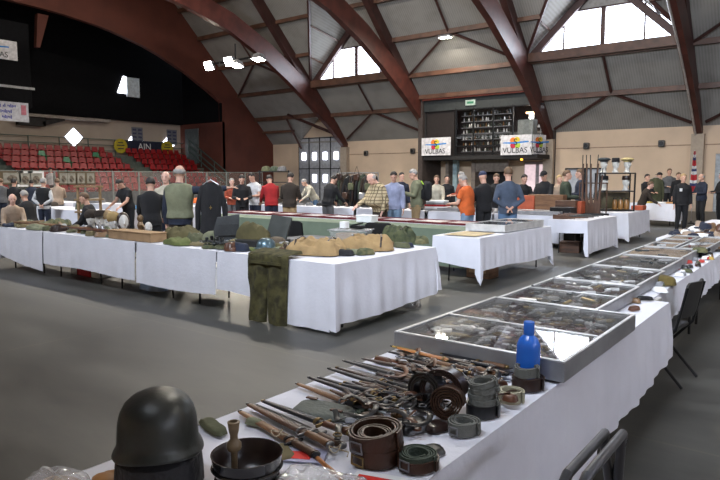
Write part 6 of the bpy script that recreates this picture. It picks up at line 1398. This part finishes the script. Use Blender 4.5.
    for i in range(34):
        px = 245 + i*9.3; y = 14.35 + .3*R.random()
        if 428 < px < 446: continue
        lump('stall_item', 'small dark or pale object laid out on the third line of tables', 'goods', (xat(px, y), y, .76 if px > 0 else 0), R.uniform(.15, .3), R.uniform(.12, .2), R.uniform(.04, .12), R.choice((K_dkbr, F_grey, F_black, M_grey, K_rust)), rz=R.uniform(0, 3), seed=500+i, n=8, group='goods on the third line of tables')
    # rail with dark coats and gear
    rl = thing('clothes_rail', 'long clothes rail crowded with dark coats and gear', 'rail', (0, 0, 0)); xa, xb, yr = xat(333, 15.9), xat(378, 15.9), 15.9
    MB().tube([(xa, yr, 1.78), (xb, yr, 1.78)], .02, 8).build('rail_bar', M_steel, rl)
    for x in (xa, xb): MB().tube([(x, yr, .02), (x, yr, 1.78)], .018, 8).build('rail_post', M_steel, rl)
    cols = [F_black, K_dkbr, F_black, F_dgreen, mat('fabric_dark_brown2', (.04, .028, .018), .8), F_black, F_dbrown]
    n = 15
    for i in range(n):
        x = xa + .12 + (xb-xa-.24)*i/(n-1); c = mannequin_coat('dark coat or jacket hanging on the crowded rail, behind the third line', x, yr, cols[i % 7], 1.7 + .05*math.sin(i*2.1), rz=PI/2 + R.uniform(-.4, .4)); c.scale = (.85, .62, 1); c['group'] = 'coats on the crowded rail'
        if i % 2 == 0:
            b = thing('leather_satchel', 'dark leather satchel or canteen hanging in front of the crowded rail', 'bag', (x, yr - .36, 1.05 + .3*((i//2) % 3)), R.uniform(-.3, .3), 'satchels in front of the crowded rail'); MB().box((0, 0, 0), (.24, .1, .22), bev=.03).build('bag_body', R.choice((K_brown, K_dkbr, F_olive, M_steel)), b); MB().tube([(-.11, 0, .1), (0, .02, .34), (.11, 0, .1)], .008, 5).build('strap', K_brown, b)
    # second hat rack at the left of the door
    rk = thing('gear_rack', 'dark rack with bags and helmets left of the grey door', 'rack', (xat(275, 16.8), 16.8, 0), AWAY)
    for s in (-1, 1): MB().box((s*.55, 0, .95), (.05, .05, 1.9)).build('post', M_blk, rk, smooth=False)
    for z in (.9, 1.45, 1.85): MB().box((0, 0, z), (1.2, .35, .03)).build('shelf_board', M_blk, rk, smooth=False)
    for i, (px, c, lb) in enumerate(((267, F_olive, 'olive bundle on top of the dark rack left of the door'), (275, F_dgreen, 'dark green bundle on top of the dark rack, middle'), (283, F_grey, 'grey bundle on top of the dark rack, right'))): lump('canvas_bundle', lb, 'bundle', (xat(px, 16.8), 16.8, 1.87), .34, .28, .22, c, seed=520+i, n=12)
    # wooden frame and boxes at the far left, mannequin with white shirt, blue bags
    f = thing('wooden_stand', 'pale wooden display stand with a top bar, behind the seated dark-haired person', 'stand', (xat(91, 8.0), 8.0, 0), AWAY)
    for s in (-1, 1): MB().box((s*.27, 0, .72), (.045, .07, 1.44)).build('post', mat('pine', (.3, .2, .1), .7), f, smooth=False)
    for z in (1.42, 1.1, .8): MB().box((0, 0, z), (.6, .32, .04)).build('shelf_board', mat('pine', (0,0,0)), f, smooth=False)
    person('white-shirted shop mannequin with black hat standing above the visitors', xat(54, 16.5), 16.5, AWAY + PI, h=1.8, top=F_white, bottom=F_black, hair=F_black, style='cap', base=.35, name='mannequin')
    MB().box((xat(54, 16.5), 16.5, .17), (.6, .6, .34), bev=.02).build('mannequin_plinth', M_dark)
    tag(bpy.data.objects['mannequin_plinth'], 'dark plinth under the white-shirted mannequin', 'plinth')
    for i, (x, y, c, w, h, lb) in enumerate(((-15.9, 9.95, mat('bag_bright_blue', (.03, .2, .45), .5), .5, .12, 'bright blue bag on the white table before the person in black'), (-15.85, 10.7, mat('bag_bright_blue', (0,0,0)), .4, .1, 'second blue bag, farther along the same table'), (-15.8, 11.6, F_orange, .5, .15, 'orange bundle at the far end of the table with the blue bags'), (-16.6, 8.95, F_olive, .4, .3, 'olive crate-like bundle on the table left of the black-clad person'), (-19.2, 9.3, F_dbrown, .5, .15, 'brown bundle on the leftmost far table'), (-18.3, 13.6, mat('neon_yellow', (.5, .6, .05), .6), .3, .3, 'neon yellow vest bundle far behind on a white table'), (-17.5, 13.6, F_orange, .6, .2, 'orange cloth beside the neon yellow bundle'), (-20.5, 11.6, F_grey, .6, .2, 'grey bundle on the stall near the barrier'))): lump('cloth_bundle', lb, 'bundle', (x, y, .76), w, w*.7, h, c, seed=540+i, n=12, rz=.3*i)
    t = thing('book_stack', 'pale flat boxes on the far table beside the orange cloth', 'box', (-18.9, 13.6, .757)); MB().box((0, 0, .05), (.6, .4, .1), bev=.01).build('box_body', M_white, t)
    # boards on the table behind the guard
    for i, (x, c) in enumerate(((-5.3, mat('parcel_yellow', (.6, .45, .1), .6)), (-4.8, M_white), (-4.45, mat('parcel_orange', (.6, .3, .1), .6)))):
        t = thing('flat_tray', 'flat %s tray on the table behind the guard' % ['yellow', 'white', 'orange'][i], 'tray', (x, 23.2, .757)); MB().box((0, 0, .02), (.4, .5, .04), bev=.006).build('tray_body', c, t)
    # goods on the first-row table at the rear of the hall, right
    t = thing('red_box', 'dark red box beside the shelf rack', 'box', (-4.3, 18.05, .757)); MB().box((0, 0, .06), (.3, .4, .12), bev=.01).build('box_body', mat('crate_red', (0,0,0)), t)
    t = thing('black_box', 'black box standing on the cloth left of the upright rifles', 'box', (xat(562, 14.6), 14.6, .757)); MB().box((0, 0, .09), (.5, .4, .18), bev=.01).build('box_body', M_blk, t)
background()
bpy.data.scenes.remove(TS)
